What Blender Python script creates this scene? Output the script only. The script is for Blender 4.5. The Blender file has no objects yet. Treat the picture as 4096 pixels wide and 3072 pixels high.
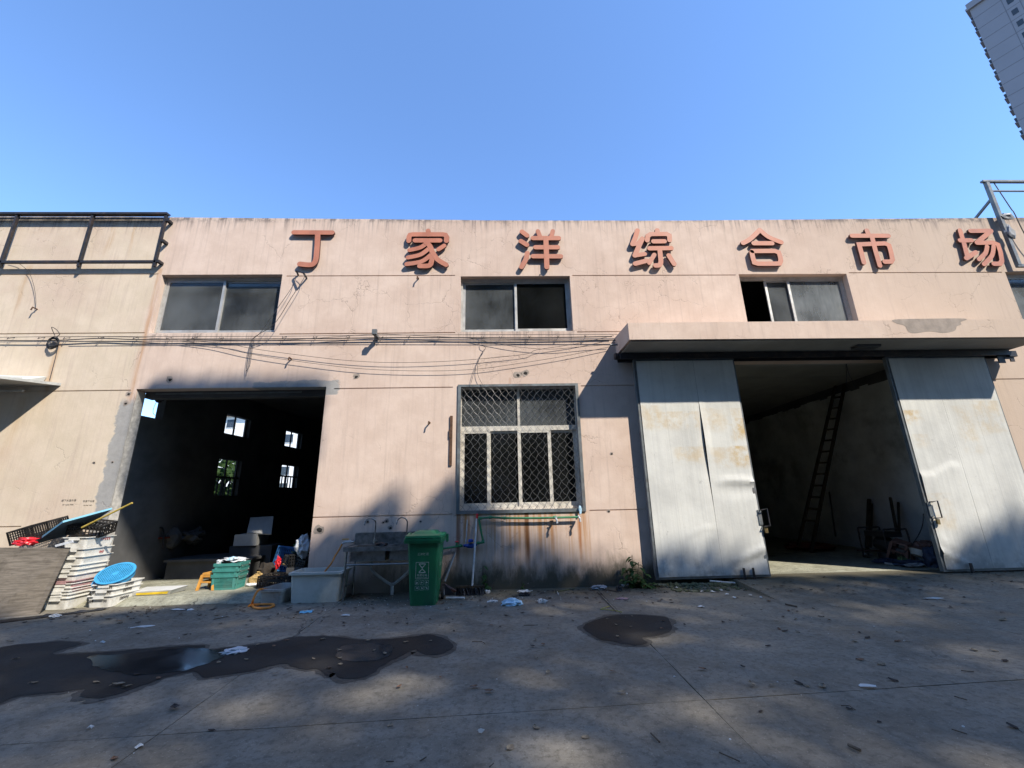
import bpy, bmesh, math, random
import numpy as np
from mathutils import Vector, Matrix, noise as mnoise
R_ = math.radians
scene = bpy.context.scene
col = scene.collection

# ------------------------------------------------------------------ camera
EYE = 1.62
PITCH, YAW, ROLL, FPX = 0.2726, 0.03339, -0.02115, 1672.4     # focal length in pixels of a 4096 px wide frame
cp, sp, cy, sy, cr, sr = math.cos(PITCH), math.sin(PITCH), math.cos(YAW), math.sin(YAW), math.cos(ROLL), math.sin(ROLL)
F = Vector((sy*cp, cy*cp, sp))
_r = Vector((cy, -sy, 0)); _u = _r.cross(F)
RT = _r*cr + _u*sr
UP = -_r*sr + _u*cr
cam = bpy.data.cameras.new('camera'); camo = bpy.data.objects.new('camera', cam); col.objects.link(camo)
cam.sensor_width = 36; cam.sensor_fit = 'HORIZONTAL'; cam.lens = FPX/4096*36
cam.clip_start = .05; cam.clip_end = 900
M4 = Matrix((RT, UP, -F)).transposed().to_4x4(); M4.translation = (0, 0, EYE)
camo.matrix_world = M4
scene.camera = camo
# ------------------------------------------------------------------ light
SUN = Vector((.975, -1, 1.39)).normalized()
world = bpy.data.worlds.new('World'); scene.world = world; world.use_nodes = True
wn = world.node_tree.nodes
sky = wn.new('ShaderNodeTexSky'); sky.sky_type = 'NISHITA'; sky.sun_disc = False
sky.sun_elevation = R_(44.9); sky.sun_rotation = R_(135.7)
sky.altitude = 300; sky.air_density = 1.0; sky.dust_density = 0.0; sky.ozone_density = 7.5
world.node_tree.links.new(sky.outputs[0], wn['Background'].inputs[0])
wn['Background'].inputs[1].default_value = .130
sl = bpy.data.lights.new('sun', 'SUN'); sl.energy = 2.5; sl.angle = R_(.9); sl.color = (1, .92, .80)
so = bpy.data.objects.new('sun', sl); col.objects.link(so)
so.rotation_mode = 'QUATERNION'; so.rotation_quaternion = (-SUN).to_track_quat('-Z', 'Y'); so.location = (20, -20, 30)
vs = scene.view_settings
vs.view_transform = 'Standard'; vs.look = 'None'; vs.gamma = 1; vs.use_curve_mapping = False
vs.exposure = 1.55
scene.cycles.use_denoising = True
scene.cycles.max_bounces = 8; scene.cycles.transparent_max_bounces = 16
scene.cycles.caustics_reflective = False; scene.cycles.caustics_refractive = False

# ------------------------------------------------------------------ survey helpers: photograph position -> point on a known plane
def ray(px, py):
    return F + RT*((px-2048)/FPX) - UP*((py-1536)/FPX)
def W(px, py, Y=8.72):
    a = ray(px, py); return a*(Y/a.y) + Vector((0, 0, EYE))
def G(px, py, z=0.0):
    a = ray(px, py); return a*((z-EYE)/a.z) + Vector((0, 0, EYE))
def GX(px, py, X):
    a = ray(px, py); return a*(X/a.x) + Vector((0, 0, EYE))
def view(ox, oy, s):
    return lambda x, y: (ox+x/s, oy+y/s)
r1, r2, r3, r4 = view(0, 800, 2.011), view(1000, 800, 2.011), view(2000, 800, 2.011), view(3000, 800, 2.018)
r5, r6, r7, r8 = view(0, 1500, 2.011), view(1000, 1500, 2.011), view(2000, 1500, 2.011), view(3000, 1500, 2.018)
vc, vg, vs3 = view(150, 2050, 3.686), view(760, 2150, 4.424), view(1250, 1950, 3.0157)
vp, vl, vr = view(1780, 2050, 4.096), view(2300, 2150, 2.765), view(3450, 2050, 3.424)
va, vb, vk = view(0, 1900, 2.553), view(1580, 2080, 4.607), view(450, 1550, 2.2125)
ga, gb, gc = view(0, 2300, 1.58), view(1300, 2300, 1.58), view(2600, 2200, 1.4787)
DW = 8.72                                                       # front of the facade

# ------------------------------------------------------------------ materials
class NB:
    def __init__(s, name):
        s.m = bpy.data.materials.new(name); s.m.use_nodes = True
        s.t = s.m.node_tree; s.n = s.t.nodes; s.b = s.n['Principled BSDF']; s._p = None
    def _in(s, sock, v):
        if hasattr(v, 'is_output') or isinstance(v, bpy.types.NodeSocket): s.t.links.new(v, sock)
        elif isinstance(v, (tuple, list)): sock.default_value = (*v, 1) if len(v) == 3 and sock.type == 'RGBA' else v
        else: sock.default_value = v
    def pos(s, obj=False):
        if obj: return s.n.new('ShaderNodeTexCoord').outputs['Object']
        return s.n.new('ShaderNodeNewGeometry').outputs['Position']
    def sep(s, v):
        x = s.n.new('ShaderNodeSeparateXYZ'); s._in(x.inputs[0], v); return x.outputs
    def scl(s, v, k):
        x = s.n.new('ShaderNodeVectorMath'); x.operation = 'MULTIPLY'; s._in(x.inputs[0], v); x.inputs[1].default_value = k; return x.outputs[0]
    def vadd(s, v, w):
        x = s.n.new('ShaderNodeVectorMath'); x.operation = 'ADD'; s._in(x.inputs[0], v); s._in(x.inputs[1], w); return x.outputs[0]
    def noise(s, v, scale, detail=4, rough=.55, color=False):
        x = s.n.new('ShaderNodeTexNoise'); s._in(x.inputs['Vector'], v); x.inputs['Scale'].default_value = scale
        x.inputs['Detail'].default_value = detail; x.inputs['Roughness'].default_value = rough
        return x.outputs['Color' if color else 'Fac']
    def voro(s, v, scale, feature='F1', out='Distance'):
        x = s.n.new('ShaderNodeTexVoronoi'); x.feature = feature; s._in(x.inputs['Vector'], v); x.inputs['Scale'].default_value = scale
        return x.outputs[out]
    def math(s, op, a, b=0.0, clamp=False):
        x = s.n.new('ShaderNodeMath'); x.operation = op; x.use_clamp = clamp; s._in(x.inputs[0], a); s._in(x.inputs[1], b); return x.outputs[0]
    def ss(s, v, a, b, lo=0., hi=1.):
        x = s.n.new('ShaderNodeMapRange'); x.interpolation_type = 'SMOOTHSTEP'; s._in(x.inputs[0], v)
        if a > b: a, b, lo, hi = b, a, hi, lo
        x.inputs[1].default_value, x.inputs[2].default_value, x.inputs[3].default_value, x.inputs[4].default_value = a, b, lo, hi
        return x.outputs[0]
    def mul(s, *a):
        r = a[0]
        for q in a[1:]: r = s.math('MULTIPLY', r, q)
        return r
    def mx(s, a, b): return s.math('MAXIMUM', a, b)
    def mix(s, f, a, b, mode='MIX'):
        x = s.n.new('ShaderNodeMix'); x.data_type = 'RGBA'; x.blend_type = mode
        s._in(x.inputs['Factor'], f); s._in(x.inputs[6], a); s._in(x.inputs[7], b); return x.outputs[2]
    def bump(s, h, strength=.3, dist=.01):
        x = s.n.new('ShaderNodeBump'); x.inputs['Strength'].default_value = strength; x.inputs['Distance'].default_value = dist
        s._in(x.inputs['Height'], h); s.t.links.new(x.outputs[0], s.b.inputs['Normal'])
    def set(s, **k):
        for a, v in k.items(): s._in(s.b.inputs[{'color': 'Base Color', 'rough': 'Roughness', 'metal': 'Metallic', 'spec': 'Specular IOR Level', 'trans': 'Transmission Weight', 'alpha': 'Alpha'}[a]], v)
        return s.m
    def box(s, xyz, x0, x1, z0, z1, e=.06):
        r = s.mul(s.ss(xyz[0], x0-e, x0+e), s.ss(xyz[0], x1+e, x1-e))
        return s.mul(r, s.ss(xyz[2], z0-e, z0+e), s.ss(xyz[2], z1+e*.2, z1-e*.2))

def simple(name, c, rough=.6, metal=0., var=.25, scale=9., dirt=None, spec=.4, bump=.0):
    """painted / plastic / metal surface with mottled colour and some grime"""
    n = NB(name); p = n.pos(True)
    f = n.noise(p, scale, 5, .6)
    dk = tuple(q*(1-var) for q in c); lt = tuple(min(1, q*(1+var*.5)) for q in c)
    c1 = n.mix(n.ss(f, .3, .7), dk, lt)
    if dirt: c1 = n.mix(n.mul(n.ss(n.noise(p, scale*.4, 6, .7), .48, .72), .75), c1, dirt)
    if bump: n.bump(f, bump, .01)
    return n.set(color=c1, rough=n.ss(f, .2, .8, max(.02, rough-.1), min(1, rough+.12)), metal=metal, spec=spec)

def plaster():
    n = NB('facade_paint'); p = n.pos(); xyz = n.sep(p)
    big = n.noise(p, .5, 4, .6); mid = n.noise(p, 2.6, 6, .65); fine = n.noise(p, 30, 4, .7)
    st = n.noise(n.scl(p, (7, 1, .35)), 1.5, 5, .65)                    # vertical water streaks
    st2 = n.noise(n.scl(p, (22, 1, 1.1)), 1.0, 4, .7)
    pink = n.mix(n.ss(mid, .3, .72), (.585, .46, .38), (.66, .53, .445))
    beige = n.mix(n.ss(mid, .3, .72), (.58, .49, .375), (.65, .55, .435))
    edge = n.math('ADD', xyz[0], n.mul(n.math('SUBTRACT', n.noise(p, 1.4, 3), .5), .3))
    c = n.mix(n.ss(edge, -7.62, -7.86), pink, beige)
    c = n.mix(n.mul(n.ss(big, .42, .68), .5), c, (.50, .37, .30))
    tan = n.ss(xyz[0], 5.5, 11.5)                                       # older, greyer paint to the right
    c = n.mix(n.mul(tan, .75), c, (.50, .405, .325))
    c = n.mix(n.mul(n.ss(st, .5, .74), .38), c, (.40, .31, .26))
    c = n.mix(n.mul(n.ss(st2, .55, .74), .24), c, (.36, .29, .25))
    # rain grime under the coping and below the upper sills
    top = n.mul(n.ss(xyz[2], 7.75, 8.28), n.ss(n.math('ADD', n.mul(st2, .6), n.mul(st, .5)), .5, .72))
    c = n.mix(n.mul(top, .85), c, (.17, .145, .14))
    edge8 = n.mul(n.ss(xyz[2], 8.09, 8.22), n.ss(n.noise(p, 3.2, 5, .7), .42, .6))
    c = n.mix(n.mul(edge8, .75), c, (.11, .10, .10))
    for x0, x1 in ((-7.64, -4.93), (-.86, 1.71)):
        g = n.mul(n.box(xyz, x0, x1, 4.75, 5.29), n.ss(st2, .42, .66), n.ss(xyz[2], 4.8, 5.3))
        c = n.mix(n.mul(g, .62), c, (.2, .17, .16))
    # rust runs
    rust = (.30, .125, .04)
    def run(x, w, z0, z1, k, wob=.12, colr=rust):
        nonlocal c
        xx = n.math('ADD', xyz[0], n.mul(n.math('SUBTRACT', n.noise(n.scl(p, (1, 1, .8)), 1.7, 3), .5), wob))
        m = n.mul(n.ss(n.math('ABSOLUTE', n.math('SUBTRACT', xx, x)), w, w*.15), n.ss(xyz[2], z0-.02, z0+(z1-z0)*.55), n.ss(xyz[2], z1+.03, z1-.02))
        c = n.mix(n.mul(m, k, n.ss(st, .3, .6)), c, colr)
    lowr = n.mul(n.box(xyz, -.86, 1.78, .25, 1.42, .03), n.ss(n.noise(n.scl(p, (9, 1, .22)), 1.6, 4, .7), .40, .66), n.ss(xyz[2], .15, 1.3))
    c = n.mix(n.mul(lowr, .9), c, (.40, .19, .06))
    run(.53, .085, .1, 1.42, 1.0, .03, (.17, .075, .03)); run(-.83, .06, .1, 1.42, .8, .02, (.2, .09, .05)); run(1.57, .05, .3, 1.42, .9, .03, (.34, .13, .04)); run(1.05, .05, .45, 1.42, .6)
    run(-7.70, .075, 2.0, 6.9, .55, .08, (.42, .20, .07)); run(-9.45, .08, 3.4, 5.1, .5, .2, (.44, .24, .1)); run(-7.83, .05, 2.2, 3.62, .95, .02, (.45, .21, .07))
    run(-9.9, .15, 1.4, 3.9, .3, .3, (.5, .33, .17)); run(-10.6, .1, 5.5, 7.0, .4, .25, (.44, .27, .13)); run(-9.0, .09, 7.0, 8.2, .45, .25, (.44, .27, .13)); run(-8.5, .05, 7.1, 8.1, .4, .2, (.44, .27, .13)); run(.25, .05, 3.6, 4.2, .35)
    # bare cement round the left gateway
    jag = n.mul(n.math('SUBTRACT', n.noise(p, 3.4, 5, .65), .5), .34)
    cm = n.mul(n.ss(n.math('ADD', xyz[0], jag), -7.91, -7.86), n.ss(xyz[0], -7.55, -7.57), n.ss(n.math('ADD', xyz[2], jag), 3.9, 3.7))
    cm2 = n.mul(n.ss(n.math('ADD', xyz[0], jag), -5.2, -5.15), n.ss(n.math('ADD', xyz[0], jag), -3.42, -3.46), n.ss(n.math('ADD', xyz[2], n.mul(jag, .5)), 4.2, 4.17), n.ss(xyz[2], 3.86, 3.88))
    cem = n.mix(n.noise(p, 9, 5, .7), (.25, .245, .235), (.42, .41, .39))
    c = n.mix(n.mx(cm, cm2), c, cem)
    # black mould at the foot
    mz = n.math('ADD', xyz[2], n.mul(n.math('SUBTRACT', n.noise(n.scl(p, (2.2, 1, .8)), 1.6, 6, .7), .5), 1.0))
    mould = n.mul(n.ss(mz, .62, .15), n.ss(xyz[0], -3.6, -1.5), n.ss(n.noise(p, 18, 4, .7), .1, .4))
    c = n.mix(n.mul(mould, .93), c, n.mix(n.noise(p, 2.3, 3), (.045, .042, .035), (.085, .085, .05)))
    # cracks
    wp = n.vadd(p, n.scl(n.noise(p, 2.2, 4, .6, True), (.55, .55, .55)))
    ed = n.voro(wp, .95, 'DISTANCE_TO_EDGE')
    crk = n.mul(n.ss(ed, .008, .002), n.ss(n.noise(p, .75, 3), .5, .6))
    ed2 = n.voro(n.vadd(wp, (3.1, 0, 1.7)), 2.4, 'DISTANCE_TO_EDGE')
    crk2 = n.mul(n.ss(ed2, .010, .003), n.ss(n.noise(p, .5, 2), .55, .62))
    ck = n.mx(crk, crk2)
    c = n.mix(n.mul(ck, .34), c, (.17, .125, .105))
    c = n.mix(n.mul(n.ss(fine, .55, .8), .12), c, (.3, .23, .19))
    h = n.math('SUBTRACT', n.math('ADD', n.mul(fine, .35), n.math('ADD', n.mul(mid, .5), n.mul(st2, .3))), n.math('ADD', n.mul(ck, .8), n.mul(n.mx(cm, cm2), .3)))
    n.bump(h, .4, .012)
    return n.set(color=c, rough=.9, spec=.2)

def concrete(name, dark, light, patch, green=0.):
    n = NB(name); p = n.pos(); xyz = n.sep(p)
    a = n.noise(p, .45, 5, .6); b = n.noise(p, 2.4, 6, .65); f = n.noise(p, 55, 3, .7); f2 = n.noise(p, 16, 5, .75)
    c = n.mix(n.ss(n.math('ADD', n.mul(a, .5), n.mul(b, .5)), .38, .62), dark, light)
    c = n.mix(n.mul(n.ss(n.noise(p, .9, 5, .7), .5, .66), .5), c, patch)
    c = n.mix(n.mul(n.ss(f2, .46, .66), .6), c, tuple(q*.5 for q in dark))
    c = n.mix(n.mul(n.ss(n.noise(p, 7, 6, .75), .5, .68), .55), c, tuple(q*.62 for q in dark))
    c = n.mix(n.mul(n.ss(n.noise(p, 28, 3, .8), .56, .72), .5), c, tuple(min(1, q*1.45) for q in light))
    c = n.mix(n.mul(n.ss(f, .56, .75), .6), c, tuple(q*.45 for q in dark))
    sp_ = n.ss(n.voro(p, 60), .17, .08)
    c = n.mix(n.mul(sp_, n.ss(n.noise(p, 21, 2), .5, .65), .8), c, tuple(min(1, q*2.2) for q in light))
    # damp, dirty strip along the foot of the facade
    d = n.math('ADD', xyz[1], n.mul(n.math('SUBTRACT', n.noise(p, 1.1, 5, .7), .5), 1.5))
    if green: c = n.mix(n.mul(n.ss(d, 7.6, 8.6), green), c, (.075, .068, .04))
    ed = n.voro(n.vadd(p, n.scl(n.noise(p, 1.6, 4, .6, True), (.8, .8, .8))), .32, 'DISTANCE_TO_EDGE')
    ck = n.mul(n.ss(ed, .006, .0015), n.ss(n.noise(p, .4, 2), .5, .58))
    c = n.mix(n.mul(ck, .8), c, (.03, .03, .03))
    n.bump(n.math('SUBTRACT', n.math('ADD', n.mul(f, .5), n.mul(f2, .7)), ck), .55, .012)
    return n.set(color=c, rough=n.ss(b, .3, .7, .72, .9), spec=.3)

def wet(name, dark, rough, bumpk):
    n = NB(name); p = n.pos()
    a = n.noise(p, 1.2, 5, .65); f = n.noise(p, 45, 3, .7)
    c = n.mix(n.ss(a, .35, .65), dark, tuple(q*1.9 for q in dark))
    c = n.mix(n.mul(n.ss(f, .55, .75), .5), c, tuple(q*.5 for q in dark))
    n.bump(f, bumpk, .01)
    return n.set(color=c, rough=n.ss(a, .35, .6, rough, rough+.2), spec=.5 if rough < .1 else .14)

def glass(name, tint, dust, rough=.03):
    """window pane: tinted see-through, mirror sheen, and a film of dust"""
    n = NB(name); p = n.pos(); t = n.t
    tr = n.n.new('ShaderNodeBsdfTransparent'); tr.inputs[0].default_value = (*tint, 1)
    gl = n.n.new('ShaderNodeBsdfGlossy'); gl.inputs['Roughness'].default_value = rough
    df = n.n.new('ShaderNodeBsdfDiffuse'); df.inputs[0].default_value = (.38, .42, .44, 1)
    fr = n.n.new('ShaderNodeFresnel'); fr.inputs[0].default_value = 1.5
    m1 = n.n.new('ShaderNodeMixShader'); m2 = n.n.new('ShaderNodeMixShader')
    t.links.new(fr.outputs[0], m1.inputs[0]); t.links.new(tr.outputs[0], m1.inputs[1]); t.links.new(gl.outputs[0], m1.inputs[2])
    dn = n.mul(n.ss(n.math('ADD', n.mul(n.noise(p, .9, 3, .5), .8), n.mul(n.noise(n.scl(p, (14, 1, 3)), 1, 4, .7), .2)), .15, .8), dust*2)
    t.links.new(dn, m2.inputs[0]); t.links.new(m1.outputs[0], m2.inputs[1]); t.links.new(df.outputs[0], m2.inputs[2])
    t.links.new(m2.outputs[0], n.n['Material Output'].inputs[0])
    return n.m

def sheetmetal():
    n = NB('galvanised_door_sheet'); p = n.pos(); xyz = n.sep(p)
    a = n.noise(p, 1.1, 5, .6); f = n.noise(p, 24, 4, .7)
    c = n.mix(n.ss(a, .35, .65), (.52, .52, .49), (.63, .63, .59))
    ribs = n.noise(n.scl(p, (16, 1, .1)), 1.2, 2, .5)
    c = n.mix(n.mul(n.ss(ribs, .45, .7), .22), c, (.37, .375, .36))
    oc = (.50, .36, .17)
    for x0, x1, z0, z1, k in ((2.95, 3.4, 3.0, 3.5, .5), (3.3, 4.2, 3.0, 3.36, .5), (3.6, 4.2, 2.3, 2.62, .5), (4.3, 5.1, 2.95, 3.42, .45), (4.85, 5.2, 2.75, 3.2, .95), (4.8, 5.2, 2.2, 2.62, .9), (4.35, 4.9, 2.2, 2.6, .5),
                            (8.62, 9.0, 3.05, 3.32, .9), (8.7, 9.0, 2.55, 2.8, .4), (9.75, 10.1, 2.4, 3.4, .4), (10.2, 10.8, 2.8, 3.5, .45), (8.6, 9.1, .9, 1.6, .35)):
        m = n.mul(n.box(xyz, x0, x1, z0, z1, .09), n.ss(n.noise(p, 3.4, 5, .7), .36, .66))
        c = n.mix(n.mul(m, k), c, oc)
    low = n.mul(n.ss(xyz[2], .75, .1), n.ss(n.noise(p, 3, 6, .7), .4, .62))
    c = n.mix(n.mul(low, .55), c, (.16, .16, .155))
    c = n.mix(n.mul(n.ss(n.noise(p, 7, 6, .75), .62, .74), .5), c, (.2, .2, .2))
    n.bump(n.math('ADD', n.mul(a, 1.3), n.math('ADD', n.mul(f, .18), n.mul(ribs, .4))), .28, .03)
    return n.set(color=c, rough=.62, metal=0, spec=.3)

def wood(name, c1, c2, axis=(1, 14, 14)):
    n = NB(name); p = n.pos(True)
    g = n.noise(n.scl(p, axis), 2.2, 6, .7); b = n.noise(p, 4, 5, .7)
    c = n.mix(n.ss(g, .3, .7), c1, c2); c = n.mix(n.mul(n.ss(b, .5, .7), .5), c, tuple(q*.5 for q in c1))
    n.bump(g, .4, .01)
    return n.set(color=c, rough=.85, spec=.2)

def leafmat(name, c1, c2, trans=.35):
    n = NB(name); p = n.pos(); t = n.t
    c = n.mix(n.ss(n.noise(p, 7, 3), .3, .7), c1, c2)
    n.set(color=c, rough=.6, spec=.3)
    tl = n.n.new('ShaderNodeBsdfTranslucent'); t.links.new(c, tl.inputs[0])
    ms = n.n.new('ShaderNodeMixShader'); ms.inputs[0].default_value = trans
    t.links.new(n.b.outputs[0], ms.inputs[1]); t.links.new(tl.outputs[0], ms.inputs[2]); t.links.new(ms.outputs[0], n.n['Material Output'].inputs[0])
    return n.m

def film(name, c, alpha=.6):
    n = NB(name); p = n.pos(True)
    f = n.noise(p, 14, 4, .6)
    n.bump(f, .5, .01)
    return n.set(color=c, rough=.3, alpha=n.ss(f, .3, .7, max(0, alpha-.2), min(1, alpha+.2)))

MT = dict(
    paint=plaster(), slab=concrete('yard_concrete', (.146, .130, .102), (.246, .222, .180), (.19, .168, .130), .7),
    ground=concrete('outer_ground', (.15, .15, .145), (.2, .2, .19), (.17, .165, .15)),
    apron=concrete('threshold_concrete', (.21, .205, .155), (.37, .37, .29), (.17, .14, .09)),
    wet=wet('wet_concrete', (.021, .0195, .018), .72, .4), damp=concrete('damp_concrete', (.062, .055, .045), (.11, .099, .082), (.08, .07, .056)), puddle=wet('puddle_water', (.02, .02, .02), .02, .0),
    sheet=sheetmetal(), steel=simple('brushed_steel', (.30, .295, .28), .4, .8, .25, 14, (.12, .105, .085)),
    dgrey=simple('grey_painted_steel', (.17, .19, .20), .5, .3, .2, 8, (.12, .1, .09)), black=simple('black_painted_steel', (.028, .028, .032), .5, .2, .3, 8, (.09, .06, .045)),
    cable=simple('black_cable', (.035, .035, .038), .6), rust=simple('rusty_iron', (.12, .065, .04), .8, .3, .4, 16),
    alu=simple('aluminium_frame', (.52, .52, .50), .42, .4, .12, 6, (.35, .33, .3)), cream=simple('cream_window_frame', (.62, .59, .52), .6, 0, .15, 6, (.3, .27, .22)),
    guard=simple('galvanised_wire', (.21, .21, .205), .5, .5, .2, 20), letter=simple('red_brown_letter', (.48, .185, .115), .55, 0, .16, 3, (.42, .2, .14)),
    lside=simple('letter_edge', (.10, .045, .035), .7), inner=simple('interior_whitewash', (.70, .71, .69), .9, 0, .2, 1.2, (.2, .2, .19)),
    dark=simple('interior_dark', (.10, .10, .10), .95, 0, .3, 1.5), ceil=simple('interior_ceiling', (.30, .30, .28), .9, 0, .15, 2),  # one even dark grey for hall surfaces and the clutter inside
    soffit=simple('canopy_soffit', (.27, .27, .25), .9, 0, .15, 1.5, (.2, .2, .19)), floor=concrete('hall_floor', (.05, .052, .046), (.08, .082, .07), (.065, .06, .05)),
    gwhite=glass('dusty_pane', (.45, .5, .5), .15), gdark=glass('dark_pane', (.28, .3, .3), .018), ghaze=glass('hazy_pane', (.5, .55, .55), .3),
    wplas=simple('white_plastic', (.74, .73, .68), .5, 0, .12, 6, (.40, .37, .31)), gplas=simple('grey_white_plastic', (.42, .42, .39), .55, 0, .15, 5, (.2, .19, .17)), tub=simple('milky_plastic', (.56, .58, .53), .45, 0, .12, 3, (.33, .34, .28)),
    pplas=simple('pink_plastic', (.42, .25, .25), .5), bluep=simple('blue_plastic', (.045, .30, .56), .42, 0, .15, 5), teal=simple('teal_plastic', (.055, .25, .22), .5, 0, .15, 5, (.10, .2, .17)),
    blackp=simple('black_plastic', (.016, .016, .017), .5, 0, .3, 9, (.06, .05, .04)), dblue=simple('dark_blue_plastic', (.03, .12, .30), .5, 0, .2, 6), orange=simple('orange_plastic', (.62, .30, .06), .5, 0, .2, 5),
    hose=simple('orange_hose', (.62, .23, .04), .5), redp=simple('red_plastic', (.55, .02, .03), .35), foam_shaded=simple('blue_foam_shaded_face', (.06, .10, .135), .8, 0, .12, 4), foame=simple('blue_foam_edge', (.22, .50, .66), .8, 0, .1, 4),
    foam=simple('white_foam', (.50, .50, .48), .8, 0, .08, 5), yellow=simple('yellow_tape', (.75, .52, .03), .5), bamboo=wood('bamboo', (.42, .30, .06), (.55, .42, .11)), plank=wood('weathered_board', (.10, .085, .068), (.19, .165, .135), (1.5, 1, 16)),
    lwood=wood('old_timber', (.04, .03, .022), (.085, .065, .045), (10, 10, 1)), bin=simple('green_bin_plastic', (.011, .13, .056), .42, 0, .2, 3, (.02, .09, .05)), binl=simple('green_bin_lid', (.02, .20, .09), .42, 0, .12, 4), print=simple('white_print', (.40, .47, .42), .7, 0, .4, 30),
    rubber=simple('black_rubber', (.015, .015, .016), .75), pipe=simple('green_water_pipe', (.035, .19, .085), .4, 0, .15, 8), meter=simple('blue_meter', (.02, .06, .30), .4), brass=simple('brass_fitting', (.3, .22, .1), .4, .7), wpipe=simple('white_pvc', (.60, .60, .58), .5), wst=simple('white_rod', (.5, .5, .49), .5, 0, .2, 12, (.3, .28, .25)),
    bag=film('clear_bag', (.8, .82, .84), .75), gsack=simple('dim_woven_sack', (.10, .10, .098), .8, 0, .25, 6), wbag=simple('white_bag', (.55, .565, .58), .45, 0, .12, 7), gbag=simple('grey_sack', (.30, .31, .32), .6, 0, .25, 6), bbag=simple('light_blue_film', (.45, .66, .80), .35, 0, .3, 5),
    ink=simple('black_stencil', (.03, .03, .032), .9, 0, .5, 60), redink=simple('red_print', (.42, .05, .06), .8), root=simple('ginger_root', (.42, .29, .12), .85, 0, .35, 30), soil=simple('dark_earth', (.035, .028, .022), .95, 0, .4, 12), veg=simple('green_leaves', (.045, .09, .02), .7, 0, .4, 12),
    leafg=leafmat('weed_leaf', (.035, .085, .02), (.07, .13, .035)), leaft=leafmat('tree_leaf', (.035, .075, .02), (.06, .11, .03), .45), bark=wood('bark', (.07, .055, .042), (.13, .105, .08), (9, 9, 1)),
    dry=simple('dry_leaf', (.20, .11, .065), .85, 0, .45, 18), dry2=simple('pale_dry_leaf', (.25, .20, .135), .85, 0, .35, 18), dry3=simple('dark_dead_leaf', (.055, .042, .035), .9, 0, .4, 18), paper=simple('white_paper', (.62, .62, .60), .8, 0, .15, 10, (.4, .38, .34)), maskb=simple('blue_mask_cloth', (.16, .44, .62), .8, 0, .15, 20), straw=simple('yellow_straw', (.36, .33, .09), .8), twig=simple('dead_twig', (.075, .055, .04), .9), tar=simple('tarpaulin_black', (.018, .018, .02), .5, 0, .4, 6, (.05, .05, .05)), rubble=simple('plaster_rubble', (.50, .47, .42), .9, 0, .3, 10), moss=simple('mossy_concrete', (.10, .105, .055), .95, 0, .4, 9, (.2, .19, .17)),
    tower=simple('tower_render', (.19, .20, .24), .8, 0, .06, .2), towline=simple('tower_groove', (.12, .13, .16), .8), white=simple('white_render', (.72, .72, .69), .85, 0, .08, .4), dglass=simple('dark_window_glass', (.035, .045, .06), .08, 0, .2, .5), tile=simple('brown_roof_tile', (.2, .11, .07), .85), soft=simple('cracked_cement', (.33, .28, .24), .9, 0, .25, 5), hole=simple('broken_hole', (.03, .027, .024), .95), lampb=simple('lamp_body', (.06, .065, .07), .5), brown=simple('brown_plastic', (.16, .085, .07), .55), darkred=simple('dark_red_paint', (.16, .03, .02), .6), machine=simple('machine_casting', (.05, .05, .05), .55, .3), olive=simple('olive_bag', (.09, .13, .05), .7), cbag=simple('navy_sack', (.035, .05, .09), .7, 0, .3, 6))

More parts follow.
